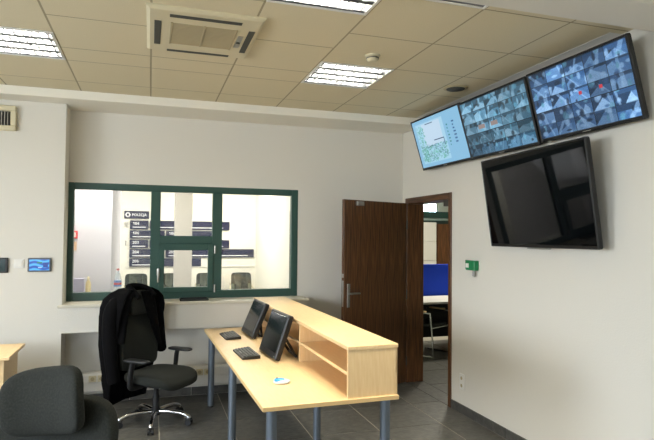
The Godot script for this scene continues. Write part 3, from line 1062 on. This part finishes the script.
func build_screens() -> void:
	var spots := [[1.155, 2.356, 0.915, 0.30, "wall screen farthest left showing a pale blue building plan"], [2.065, 2.350, 0.905, 0.276, "middle tilted wall screen with a dim grid of camera views"], [2.995, 2.358, 0.89, 0.278, "rightmost tilted wall screen with a bright blue grid of camera views"]]
	for i in 3:
		var s: Array = spots[i]
		var w: float = s[2]
		var h := w * 0.572
		var t := flat_screen("wall_monitor", s[4], "monitor", Vector3(-0.09, s[1], s[0]), 0.014, s[3], w, h, "tilted screens under the ceiling")
		var m := mat(Color.BLACK, 0.2)
		m.emission_enabled = true
		m.emission_texture = ImageTexture.create_from_image(screen_image(i))
		m.emission_operator = BaseMaterial3D.EMISSION_OP_MULTIPLY
		m.emission = Color.WHITE
		m.emission_energy_multiplier = [0.72, 0.66, 0.62][i]
		var o := obj("screen", screen_quad(w - 0.034, h - 0.042, -0.004), m, t)
		o.position.y = 0.025
		area(Vector3(0, h / 2, 0.003), Vector2(w - 0.05, h - 0.06), 0.02, Color(0.6, 0.8, 1.0), Basis(), t, "screen_light")
		var st := begin()
		span(st, Vector3(-0.035, 0.008, -0.001), Vector3(0.035, 0.014, 0.0015), 0.0005)
		obj("logo_bar", st, M.silver, t)
		bracket(t, Vector3(-0.008, s[1] + 0.25, s[0]), [[Vector3(-0.018, s[1] + 0.32, s[0] - 0.1), Vector3(-0.09, s[1] + 0.33, s[0] - 0.1)], [Vector3(-0.018, s[1] + 0.32, s[0] + 0.1), Vector3(-0.09, s[1] + 0.33, s[0] + 0.1)]])
	var tv := flat_screen("television", "large switched-off glossy black television tilted on the right wall below the screens", "television", Vector3(-0.10, 1.586, 2.51), -0.04, 0.143, 1.235, 0.722)
	var st := begin()
	span(st, Vector3(-0.602, 0.024, -0.01), Vector3(0.602, 0.707, -0.003), 0.0)
	obj("screen", st, M.gloss, tv)
	st = begin()
	span(st, Vector3(-0.13, -0.012, -0.02), Vector3(0.13, 0.0, -0.004), 0.002)
	tag(obj("lower_trim", st, M.silver, tv), "thin silver trim under the lower edge")
	bracket(tv, Vector3(-0.008, 1.95, 2.52), [[Vector3(-0.018, 2.0, 2.35), Vector3(-0.09, 2.02, 2.35)], [Vector3(-0.018, 2.0, 2.7), Vector3(-0.09, 2.02, 2.7)]])

# ------------------------------------------------------------------ reception desk
func build_desk() -> void:
	# local frame: origin at the front left foot, x to the right, -z along the desk to the window
	var d := thing("reception_desk", "long light wood reception desk on grey steel legs", "desk", Vector3(-2.238, 0, 3.0), deg_to_rad(1.4))
	var L := 2.63
	var Wd := 0.805
	bx("desktop", Vector3(0, 0.715, -L), Vector3(Wd, 0.74, 0), M.beech, d, 0.003)
	var st := begin()
	span(st, Vector3(0.002, 0.7155, -0.001), Vector3(Wd - 0.002, 0.7385, 0.001), 0.0005)
	span(st, Vector3(-0.001, 0.7155, -L + 0.002), Vector3(0.001, 0.7385, -0.002), 0.0005)
	obj("edge_band", st, M.beech_edge, d)
	for x in [0.062, Wd - 0.062]:
		for z in [-0.06, -1.33, -L + 0.08]:
			st = begin()
			rod(st, Vector3(x, 0.012, z), Vector3(x, 0.716, z), 0.030, -1, 20)
			var lg := obj("leg", st, M.steel, d)
			st = begin()
			rod(st, Vector3(x, 0.0, z), Vector3(x, 0.014, z), 0.026, -1, 16)
			obj("foot", st, M.plastic, lg)
	for z in [-0.30, -1.20, -L + 0.30]:
		bx("crossbar", Vector3(0.08, 0.69, z - 0.012), Vector3(Wd - 0.08, 0.7155, z + 0.012), M.steel, d, 0.002)
	# shelf unit on the visitor side
	var h := thing("desk_shelf_unit", "long light wood open shelf unit standing on the reception desk", "shelf unit", d.position + Vector3(0, 0.74, 0), d.rotation.y)
	var x0 := 0.49
	var x1 := Wd - 0.006
	bx("top_board", Vector3(x0 - 0.004, 0.272, -L), Vector3(x1 + 0.004, 0.294, -0.008), M.beech, h, 0.002)
	bx("back_panel", Vector3(x1 - 0.012, 0.0, -L + 0.01), Vector3(x1, 0.272, -0.012), M.beech, h, 0.001)
	for z in [-0.012, -0.985, -1.85, -L + 0.03]:
		bx("upright", Vector3(x0, 0, z - 0.018), Vector3(x1 - (0.0 if z > -0.1 else 0.012), 0.272, z), M.beech_up, h, 0.001)
	for s in [[-0.985, -0.03], [-1.85, -1.003], [-L + 0.03, -1.868]]:
		bx("shelf", Vector3(x0 + 0.004, 0.125, s[0]), Vector3(x1 - 0.012, 0.143, s[1]), M.beech, h, 0.001)
	# two touch screens with keyboards
	var c1 := make_desk_monitor("black tilted desk monitor nearer the camera on the reception desk", Vector3(-1.969, 0.755, 1.761), 0.085, 0.324, 0.424, 0.337)
	make_desk_monitor("black tilted desk monitor nearer the window on the reception desk", Vector3(-1.976, 0.758, 0.863), 0.067, 0.40, 0.415, 0.325)
	make_keyboard("black keyboard in front of the nearer desk monitor", Vector3(-2.105, 0.74, 1.665), 0.34)
	make_keyboard("black keyboard nearer the window on the reception desk", Vector3(-2.12, 0.74, 0.875), 0.30)
	# computer mouse
	var mo := thing("computer_mouse", "blue and white computer mouse lying on the bare desk end", "mouse", Vector3(-2.032, 0.7405, 2.555), deg_to_rad(80))
	st = begin()
	cushion(st, Vector3(0.031, 0.017, 0.052), func(p: Vector3) -> Vector3: return Vector3(p.x * (1.0 - 1.6 * p.z * p.z / 0.01), maxf(p.y, -0.010) * (1.0 - p.z * 3.0) + 0.013, p.z), 0.8, 0.8, 24, 10)
	obj("shell", st, mat(c8(216, 226, 234), 0.35), mo)
	st = begin()
	cushion(st, Vector3(0.026, 0.012, 0.036), func(p: Vector3) -> Vector3: return Vector3(p.x, maxf(p.y, -0.006) * (1.0 - p.z * 3.0) + 0.022, p.z - 0.012), 0.8, 0.8, 24, 10)
	tag(obj("cover", st, mat(c8(52, 150, 206), 0.35), mo), "bright blue upper cover")
	st = begin()
	rod(st, Vector3(-0.003, 0.032, -0.03), Vector3(0.003, 0.032, -0.03), 0.006)
	obj("scroll_wheel", st, M.plastic, mo)

func make_desk_monitor(label: String, at: Vector3, yaw: float, tilt: float, w: float, h: float) -> Node3D:
	var t := thing("desk_monitor", label, "monitor", at, 0.0, "tilted monitors on the reception desk")
	# x along the desk, y up the screen, z out of the screen towards the operator
	var u := Vector3(sin(yaw), 0, cos(yaw))
	var v := Vector3(sin(tilt) * cos(yaw), cos(tilt), -sin(tilt) * sin(yaw))
	var n := u.cross(v)
	t.basis = Basis(u, v, n)
	var st := begin()
	span(st, Vector3(-w / 2, 0.0, -0.045), Vector3(w / 2, h, 0.0), 0.008)
	obj("casing", st, M.plastic, t)
	st = begin()
	span(st, Vector3(-w / 2 + 0.02, 0.045, -0.004), Vector3(w / 2 - 0.02, h - 0.02, 0.0012), 0.0005)
	tag(obj("screen", st, mat(c8(20, 24, 26), 0.12), t), "dark switched-off screen")
	st = begin()
	span(st, Vector3(w / 2 - 0.05, 0.015, 0.0), Vector3(w / 2 - 0.035, 0.022, 0.0015), 0.0005)
	obj("power_light", st, M.silver, t)
	# kickstand: two struts and a foot bar behind, meeting the desk
	var inv := t.transform.affine_inverse()
	st = begin()
	var fx := at.x + (0.205 if at.z > 1.0 else 0.125)
	for s in [-0.5, 0.5]:
		var top: Vector3 = t.transform * Vector3(s * w * 0.5, h * 0.55, -0.04)
		var foot := Vector3(fx, 0.752, at.z + s * w * 0.5)
		tube(st, [inv * top, inv * ((top + foot) / 2), inv * foot], 0.011, 8)
	tube(st, [inv * Vector3(fx, 0.752, at.z - 0.26 * w), inv * Vector3(fx, 0.752, at.z), inv * Vector3(fx, 0.752, at.z + 0.26 * w)], 0.011, 8)
	obj("stand", st, M.plastic, t)
	return t

func make_keyboard(label: String, at: Vector3, length: float) -> void:
	var t := thing("keyboard", label, "keyboard", at, deg_to_rad(4), "keyboards on the reception desk")
	var wd := 0.135
	var st := begin()
	prism(st, PackedVector2Array([Vector2(-wd / 2, 0.001), Vector2(wd / 2, 0.001), Vector2(wd / 2, 0.024), Vector2(wd / 2 - 0.004, 0.027), Vector2(-wd / 2 + 0.004, 0.014), Vector2(-wd / 2, 0.011)]), Vector3(0, 0, -length / 2), Vector3(1, 0, 0), Vector3(0, 1, 0), Vector3(0, 0, length))
	obj("base", st, M.plastic, t)
	st = begin()
	var cols := int(length / 0.0205) - 1
	for r in 5:
		for c in cols:
			var x := -wd / 2 + 0.022 + r * 0.0225
			var y := 0.0155 + r * 0.00245
			if r == 0 and c > 3 and c < cols - 4:
				continue
			box(st, Vector3(x, y + 0.004, -length / 2 + 0.018 + (c + 0.5) * (length - 0.036) / cols), Vector3(0.018, 0.008, 0.0165), 0.003)
	box(st, Vector3(-wd / 2 + 0.022, 0.0195, 0), Vector3(0.018, 0.008, 0.11), 0.003)
	var k := obj("keys", st, M.keys, t)
	k.set_meta("kind", "stuff")

# ------------------------------------------------------------------ office chairs
func make_office_chair(t: Node3D, head_roll: float, base_turn: float, lift := 0.0) -> void:
	# local +z is the way the sitter looks
	var st := begin()
	for i in 5:
		var a := base_turn + TAU * i / 5
		var d := Vector3(cos(a), 0, sin(a))
		var arm := begin()
		tube(arm, spline([d * 0.03 + Vector3(0, 0.105, 0), d * 0.12 + Vector3(0, 0.108, 0), d * 0.23 + Vector3(0, 0.10, 0), d * 0.295 + Vector3(0, 0.075, 0), d * 0.305 + Vector3(0, 0.062, 0)], 4), 0.019, 12, 1.0)
		var leg := obj("base_arm", arm, M.chrome, t)
		var ca := begin()
		var side := d.cross(Vector3.UP)
		for s in [-1, 1]:
			rod(ca, d * 0.305 + Vector3(0, 0.028, 0) + side * (s * 0.008), d * 0.305 + Vector3(0, 0.028, 0) + side * (s * 0.026), 0.0275, -1, 18)
		rod(ca, d * 0.305 + Vector3(0, 0.028, 0), d * 0.305 + Vector3(0, 0.066, 0), 0.009, -1, 10)
		tube(ca, [d * 0.28 + Vector3(0, 0.05, 0), d * 0.305 + Vector3(0, 0.06, 0), d * 0.33 + Vector3(0, 0.045, 0)], 0.014, 10)
		obj("caster", ca, M.plastic, leg)
	st = begin()
	lathe(st, Vector3.ZERO, [Vector2(0.0, 0.07), Vector2(0.042, 0.075), Vector2(0.042, 0.125), Vector2(0.03, 0.13), Vector2(0.03, 0.24), Vector2(0.022, 0.245), Vector2(0.022, 0.345 + lift), Vector2(0.0, 0.35 + lift)], 20)
	obj("gas_column", st, M.plastic, t)
	st = begin()
	span(st, Vector3(-0.09, 0.325, -0.14), Vector3(0.09, 0.372, 0.10), 0.012)
	rod(st, Vector3(0.08, 0.345, 0.02), Vector3(0.24, 0.34, 0.03), 0.006)
	obj("mechanism", st, M.plastic, t)
	# seat with a rolled front edge
	st = begin()
	cushion(st, Vector3(0.262, 0.05, 0.272), func(p: Vector3) -> Vector3:
		var f := clampf((p.z - 0.08) / 0.17, 0.0, 1.0)
		return Vector3(p.x * (1.0 - 0.10 * clampf(-p.z / 0.25, 0.0, 1.0)), p.y + 0.412 - f * f * 0.035 + p.x * p.x * 0.25, p.z + 0.045), 0.5, 0.5, 40, 16)
	obj("seat", st, M.fabric, t)
	# backrest: lumbar curve, dished, narrower at the top
	st = begin()
	cushion(st, Vector3(0.25, 0.29, 0.038), func(p: Vector3) -> Vector3:
		var v := p.y / 0.29
		var wx := p.x * (1.0 - 0.13 * v * v * v - 0.06 * (1.0 - v))
		return Vector3(wx, p.y + 0.757, p.z - 0.245 - 0.035 * v - 0.03 * sin(v * 2.2) * v + 0.8 * wx * wx), 0.4, 0.32, 40, 20)
	obj("backrest", st, M.fabric, t)
	st = begin()
	tube(st, spline([Vector3(0, 0.345, -0.10), Vector3(0, 0.36, -0.24), Vector3(0, 0.46, -0.315), Vector3(0, 0.70, -0.325), Vector3(0, 0.90, -0.335)]), 0.026, 12, 0.6)
	obj("back_support", st, M.plastic, t)
	st = begin()
	rod(st, Vector3(0.0, 0.56, -0.335), Vector3(0.0, 0.56, -0.375), 0.022)
	tag(obj("back_knob", st, M.chrome, t), "chrome knob behind the back")
	# headrest
	var hr := Basis(Vector3(0, 0, 1), head_roll)
	st = begin()
	cushion(st, Vector3(0.15, 0.108, 0.032), func(p: Vector3) -> Vector3:
		var q := hr * p
		return Vector3(q.x, q.y + 1.047, q.z - 0.215 + 1.6 * p.x * p.x - 0.10 * p.y - 1.4 * p.y * p.y), 0.45, 0.5, 36, 16)
	obj("headrest", st, M.fabric, t)
	st = begin()
	tube(st, [Vector3(0, 0.90, -0.33), Vector3(0, 1.0, -0.315), Vector3(0, 1.05, -0.25)], 0.013, 10)
	obj("headrest_stem", st, M.plastic, t)
	for s in [-1, 1]:
		st = begin()
		tube(st, spline([Vector3(s * 0.16, 0.365, -0.02), Vector3(s * 0.27, 0.37, -0.03), Vector3(s * 0.298, 0.41, -0.03), Vector3(s * 0.298, 0.55, -0.015), Vector3(s * 0.295, 0.592, 0.0)]), 0.019, 10, 1.4)
		var ar := obj("armrest", st, M.plastic, t)
		st = begin()
		cushion(st, Vector3(0.042, 0.014, 0.125), func(p: Vector3) -> Vector3: return p + Vector3(s * 0.29, 0.600, 0.03), 0.5, 0.5, 24, 8)
		obj("arm_pad", st, M.plastic, ar)
	for part in t.get_children():  # the gas column carries everything above it higher
		if not (part.name.begins_with("base_arm") or part.name.begins_with("gas_column")):
			part.position.y = lift

func build_chairs() -> void:
	var turn := deg_to_rad(50)
	var at := Vector3(-2.75, 0, 0.785)
	var c := thing("office_chair", "dark grey swivel chair with chrome star base before the window", "chair", at, turn, "office chairs")
	make_office_chair(c, 0.0, deg_to_rad(4))
	make_coat(at, turn)
	var c2 := thing("office_chair", "dark grey swivel chair in the foreground cut by the bottom left corner", "chair", Vector3(-3.247, 0, 4.09), deg_to_rad(-30), "office chairs")
	make_office_chair(c2, deg_to_rad(8), deg_to_rad(20), 0.055)

func make_coat(at: Vector3, turn: float) -> void:
	var t := thing("coat", "long black coat hung over the back of the swivel chair", "coat", at, turn)
	var nz := FastNoiseLite.new()
	nz.seed = 4
	nz.frequency = 3.2
	# shell round the back and sides of the chair: a closed U at every height
	var levels := [[0.17, 0.225, -0.34, -0.30], [0.35, 0.245, -0.35, -0.27], [0.55, 0.265, -0.36, -0.22], [0.75, 0.28, -0.375, -0.19], [0.92, 0.283, -0.385, -0.16], [1.02, 0.275, -0.385, -0.14], [1.09, 0.25, -0.375, -0.14], [1.14, 0.20, -0.35, -0.15], [1.175, 0.13, -0.32, -0.17]]
	var rings := []
	var n := 26
	for i in levels.size() - 1:
		for k in (4 if i < levels.size() - 2 else 5):
			var f := k / 4.0
			var a: Array = levels[i]
			var b: Array = levels[i + 1]
			var y: float = lerpf(a[0], b[0], f)
			var hw: float = lerpf(a[1], b[1], f)
			var zb: float = lerpf(a[2], b[2], f)
			var zf: float = lerpf(a[3], b[3], f)
			var outer := []
			var inner := []
			for j in n + 1:
				var s := -1.0 + 2.0 * j / n
				# along the U: sides then the back
				var x := hw * sin(clampf(s * 1.35, -1.0, 1.0) * PI / 2)
				if x < 0.0:
					x *= lerpf(1.1, 1.03, clampf((y - 0.2) / 0.8, 0.0, 1.0))
				var side := clampf((absf(s) - 0.74) / 0.26, 0.0, 1.0)
				var z := lerpf(zb - 0.03 * cos(s * 2.0), zf, side)
				var low := clampf((1.0 - y) / 0.8, 0.0, 1.0)
				var w := 0.035 * low * nz.get_noise_3d(s * 2.2, y * 0.25, 0.0) + 0.012 * nz.get_noise_3d(s * 3.0, y * 2.0, 5.0)
				var out := Vector3(x, 0, (z + 0.2) * 1.0).normalized()
				var p := Vector3(x, y, z) + out * w
				outer.append(p)
				inner.append(p - out * 0.014)
			var r := PackedVector3Array()
			for p in outer:
				r.append(p)
			inner.reverse()
			for p in inner:
				r.append(p)
			rings.append(r)
	var st := begin()
	loft(st, rings, true, true)
	obj("coat_body", st, M.coat, t)
	# sleeves hanging at both sides
	for s in [-1, 1]:
		st = begin()
		var bot := 0.40 if s < 0 else 0.60
		tube(st, spline([Vector3(s * 0.20, 1.06, -0.27), Vector3(s * 0.275, 0.98, -0.26), Vector3(s * 0.305, 0.80, -0.25), Vector3(s * 0.312, 0.62, -0.225), Vector3(s * 0.30, bot, -0.20)]), [0.055, 0.057, 0.06, 0.062, 0.062, 0.063, 0.064, 0.064, 0.063, 0.062, 0.061, 0.060, 0.059, 0.058, 0.056, 0.056, 0.055, 0.054, 0.053, 0.052, 0.051, 0.050, 0.049, 0.048, 0.047], 14, 1.25)
		obj("sleeve", st, M.coat, t)
	# front panels folded over the face of the backrest
	for s in [-1, 1]:
		st = begin()
		var e := []
		for k in 13:
			var f := k / 12.0
			var y := lerpf(1.15, 0.63 if s > 0 else 0.72, f)
			var xi := lerpf(-0.02, 0.225, pow(f, 1.1)) if s > 0 else lerpf(0.075, 0.235, pow(f, 0.4))
			var xo := lerpf(0.17, 0.29, pow(f, 0.4))
			var front := PackedVector3Array()
			var rear := PackedVector3Array()
			for m in 6:
				var x := lerpf(xi, xo, m / 5.0)
				var z := lerpf(-0.155, -0.17, f) + 0.35 * x * x - 0.09 * pow(m / 5.0, 4.0) + 0.006 * nz.get_noise_2d(x * 9.0, y * 4.0)
				front.append(Vector3(s * x, y, z))
				rear.append(Vector3(s * x, y, z - 0.016))
			rear.reverse()
			front.append_array(rear)
			e.append(front)
		loft(st, e, true, true)
		obj("front_panel", st, M.coat, t)
	st = begin()
	tube(st, spline([Vector3(-0.10, 1.10, -0.12), Vector3(-0.10, 1.165, -0.20), Vector3(-0.06, 1.19, -0.28), Vector3(0.06, 1.19, -0.28), Vector3(0.10, 1.165, -0.20), Vector3(0.10, 1.10, -0.12)]), 0.024, 10)
	obj("collar", st, M.coat, t)

# ------------------------------------------------------------------ fittings and small things
func build_small() -> void:
	# ceiling cassette air conditioner
	var a := thing("air_conditioner", "beige square ceiling cassette air conditioner with central grille", "air conditioner", Vector3(-2.53, CEIL, 2.345))
	var st := begin()
	var hx := 0.34
	var hz := 0.38
	loft(st, [rect(hx, hz, 0.0), rect(hx, hz, -0.012), rect(hx - 0.02, hz - 0.02, -0.024), rect(0.21, 0.19, -0.026)], false)
	obj("panel", st, M.beige, a)
	st = begin()
	span(st, Vector3(-0.3, 0.0, -0.3), Vector3(0.3, 0.09, 0.3), 0.01)
	obj("casing", st, M.white, a)
	st = begin()
	for i in 17:
		var z := -0.176 + i * 0.022
		span(st, Vector3(-0.195, -0.030, z - 0.007), Vector3(0.195, -0.025, z + 0.007), 0.001)
	for x in [-0.195, 0.0, 0.195]:
		span(st, Vector3(x - 0.006, -0.031, -0.19), Vector3(x + 0.006, -0.025, 0.19), 0.001)
	obj("intake_grille", st, M.grille, a)
	for s in [[0.0, -0.335, 0.21, 0.017], [0.0, 0.29, 0.21, 0.02], [-0.275, -0.02, 0.02, 0.21], [0.288, -0.02, 0.02, 0.21]]:
		st = begin()
		span(st, Vector3(s[0] - s[2], -0.028, s[1] - s[3]), Vector3(s[0] + s[2], -0.016, s[1] + s[3]), 0.002)
		tag(obj("air_slot", st, M.vent, a), "dark air outlet slot")
	st = begin()
	span(st, Vector3(0.215, -0.030, -0.13), Vector3(0.25, -0.024, 0.09), 0.002)
	var rc := obj("receiver", st, M.silver, a)
	st = begin()
	rod(st, Vector3(0.232, -0.030, -0.03), Vector3(0.232, -0.033, -0.03), 0.012)
	obj("receiver_eye", st, M.plastic, rc)
	# smoke detector
	var s := thing("smoke_detector", "small white round smoke detector on the ceiling tile", "detector", Vector3(-1.335, CEIL, 2.30))
	st = begin()
	lathe(st, Vector3.ZERO, [Vector2(0.0, 0.0), Vector2(0.055, 0.0), Vector2(0.055, -0.014), Vector2(0.05, -0.018), Vector2(0.0, -0.018)])
	obj("base", st, M.beige, s)
	st = begin()
	lathe(st, Vector3.ZERO, [Vector2(0.0, -0.017), Vector2(0.042, -0.017), Vector2(0.045, -0.03), Vector2(0.036, -0.045), Vector2(0.02, -0.05), Vector2(0.0, -0.05)])
	obj("head", st, M.beige, s)
	st = begin()
	lathe(st, Vector3.ZERO, [Vector2(0.038, -0.020), Vector2(0.0462, -0.022), Vector2(0.0462, -0.029), Vector2(0.038, -0.031)])
	obj("slot_ring", st, M.vent, s)
	# dark round outlet in the ceiling above the screens
	s = thing("ceiling_outlet", "small dark round ceiling outlet above the middle wall screen", "vent", Vector3(-0.33, CEIL - 0.0015, 1.74))
	st = begin()
	lathe(st, Vector3.ZERO, [Vector2(0.0, 0.0), Vector2(0.105, 0.0), Vector2(0.105, -0.006), Vector2(0.09, -0.012), Vector2(0.0, -0.012)], 28)
	obj("rim", st, M.grille, s)
	st = begin()
	for r in [0.08, 0.055, 0.03]:
		lathe(st, Vector3(0, -0.012, 0), [Vector2(0.0, 0.002), Vector2(r, 0.0), Vector2(r - 0.004, -0.008 + r * 0.05), Vector2(0.0, -0.006)], 24)
	obj("cone", st, M.vent, s)
	# boxed vent at the upper left
	var v := thing("wall_vent", "beige framed vent box high on the left part of the back wall", "vent", Vector3(-4.194, 2.702, 0.27))
	st = begin()
	span(st, Vector3(-0.19, 0.062, 0), Vector3(0.19, 0.113, 0.05), 0.008)
	span(st, Vector3(-0.19, -0.113, 0), Vector3(0.19, -0.068, 0.05), 0.008)
	span(st, Vector3(-0.19, -0.07, 0), Vector3(-0.145, 0.065, 0.05), 0.006)
	span(st, Vector3(0.145, -0.07, 0), Vector3(0.19, 0.065, 0.05), 0.006)
	obj("frame", st, M.beige, v)
	bx("backing", Vector3(-0.146, -0.069, 0.0), Vector3(0.146, 0.063, 0.01), M.vent, v, 0)
	for i in 11:
		bx("slat", Vector3(-0.135 + i * 0.025, -0.069, 0.01), Vector3(-0.127 + i * 0.025, 0.063, 0.03), M.silver, v, 0.001)
	# two touch panels and a switch on the left pier
	var p := thing("wall_touch_panel", "small black touch panel at the left edge of the photo", "panel", Vector3(-4.143, 1.369, 0.27))
	bx("casing", Vector3(-0.10, -0.068, 0), Vector3(0.10, 0.068, 0.022), M.bezel, p, 0.005)
	bx("screen", Vector3(-0.085, -0.052, 0.0215), Vector3(0.078, 0.055, 0.0235), mat(c8(22, 50, 52), 0.1), p, 0.0005)
	p = thing("wall_touch_panel", "small grey touch panel with a lit blue screen beside the recess", "panel", Vector3(-3.788, 1.373, 0.27))
	bx("casing", Vector3(-0.097, -0.065, 0), Vector3(0.097, 0.062, 0.022), mat(c8(92, 98, 104), 0.4), p, 0.005)
	var im := Image.create(64, 44, false, Image.FORMAT_RGB8)
	for y in 44:
		for x in 64:
			var f := 0.5 + 0.5 * sin(y * 0.33 + sin(x * 0.1) * 1.5)
			im.set_pixel(x, y, c8(10, 60, 150).lerp(c8(70, 170, 230), f))
	im.fill_rect(Rect2i(24, 10, 18, 6), c8(20, 110, 90))
	im.fill_rect(Rect2i(44, 12, 16, 20), c8(12, 50, 130))
	im.fill_rect(Rect2i(28, 30, 12, 5), c8(150, 170, 220))
	var m := mat(Color.BLACK, 0.15)
	m.emission_enabled = true
	m.emission_texture = ImageTexture.create_from_image(im)
	m.emission_operator = BaseMaterial3D.EMISSION_OP_MULTIPLY
	m.emission = Color.WHITE
	m.emission_energy_multiplier = 0.8
	var q := obj("screen", screen_quad(0.165, 0.10, 0.0225), m, p)
	q.position.y = -0.052
	area(Vector3(0, 0, 0.026), Vector2(0.16, 0.09), 0.002, Color(0.5, 0.75, 1), Basis(), p, "screen_light")
	p = thing("light_switch", "white light switch between the two touch panels", "switch", Vector3(-3.958, 1.383, 0.27))
	bx("plate", Vector3(-0.041, -0.041, 0), Vector3(0.041, 0.041, 0.009), M.white, p, 0.003)
	bx("rocker", Vector3(-0.028, -0.028, 0.008), Vector3(0.028, 0.028, 0.014), M.white, p, 0.003)
	# emergency door release by the doorway
	p = thing("door_release", "green emergency door release box on the wall right of the doorway", "door release", Vector3(0, 1.405, 1.5))
	bx("backplate", Vector3(-0.014, -0.038, -0.115), Vector3(0, 0.044, -0.02), M.plastic, p, 0.003)
	bx("box", Vector3(-0.05, -0.045, -0.055), Vector3(0, 0.044, 0.095), mat(c8(6, 128, 74), 0.4), p, 0.006)
	bx("press_plate", Vector3(-0.054, -0.022, -0.045), Vector3(-0.049, 0.016, 0.005), M.white, p, 0.001)
	bx("key_tag", Vector3(-0.03, -0.10, 0.03), Vector3(-0.02, -0.045, 0.065), mat(c8(168, 166, 162), 0.5), p, 0.003)
	# double wall socket
	p = thing("wall_socket", "white double wall socket low on the right wall", "socket", Vector3(0, 0.30, 1.32))
	bx("plate", Vector3(-0.010, -0.075, -0.04), Vector3(0, 0.075, 0.04), M.white, p, 0.004)
	for y in [-0.035, 0.035]:
		st = begin()
		rod(st, Vector3(-0.009, y, 0), Vector3(-0.0115, y, 0), 0.026, -1, 18)
		var so := obj("socket_face", st, M.white, p)
		st = begin()
		rod(st, Vector3(-0.0112, y, 0), Vector3(-0.0122, y, 0), 0.017, -1, 16)
		obj("socket_well", st, M.grille, so)
	# small wooden table at the left edge
	p = thing("side_table", "light wood table with panel legs at the left edge of the photo", "table", Vector3(-4.45, 0, 1.0))
	bx("table_top", Vector3(-0.65, 0.715, -0.27), Vector3(0.645, 0.74, 0.285), M.beech, p, 0.003)
	for x in [-0.58, 0.585]:
		bx("side_panel", Vector3(x - 0.012, 0, -0.24), Vector3(x + 0.012, 0.716, 0.22), M.beech_up, p, 0.002)
	bx("modesty_panel", Vector3(-0.57, 0.3, -0.2), Vector3(0.574, 0.714, -0.18), M.beech, p, 0.002)

func rect(hx: float, hz: float, y: float) -> PackedVector3Array:
	return PackedVector3Array([Vector3(-hx, y, -hz), Vector3(hx, y, -hz), Vector3(hx, y, hz), Vector3(-hx, y, hz)])
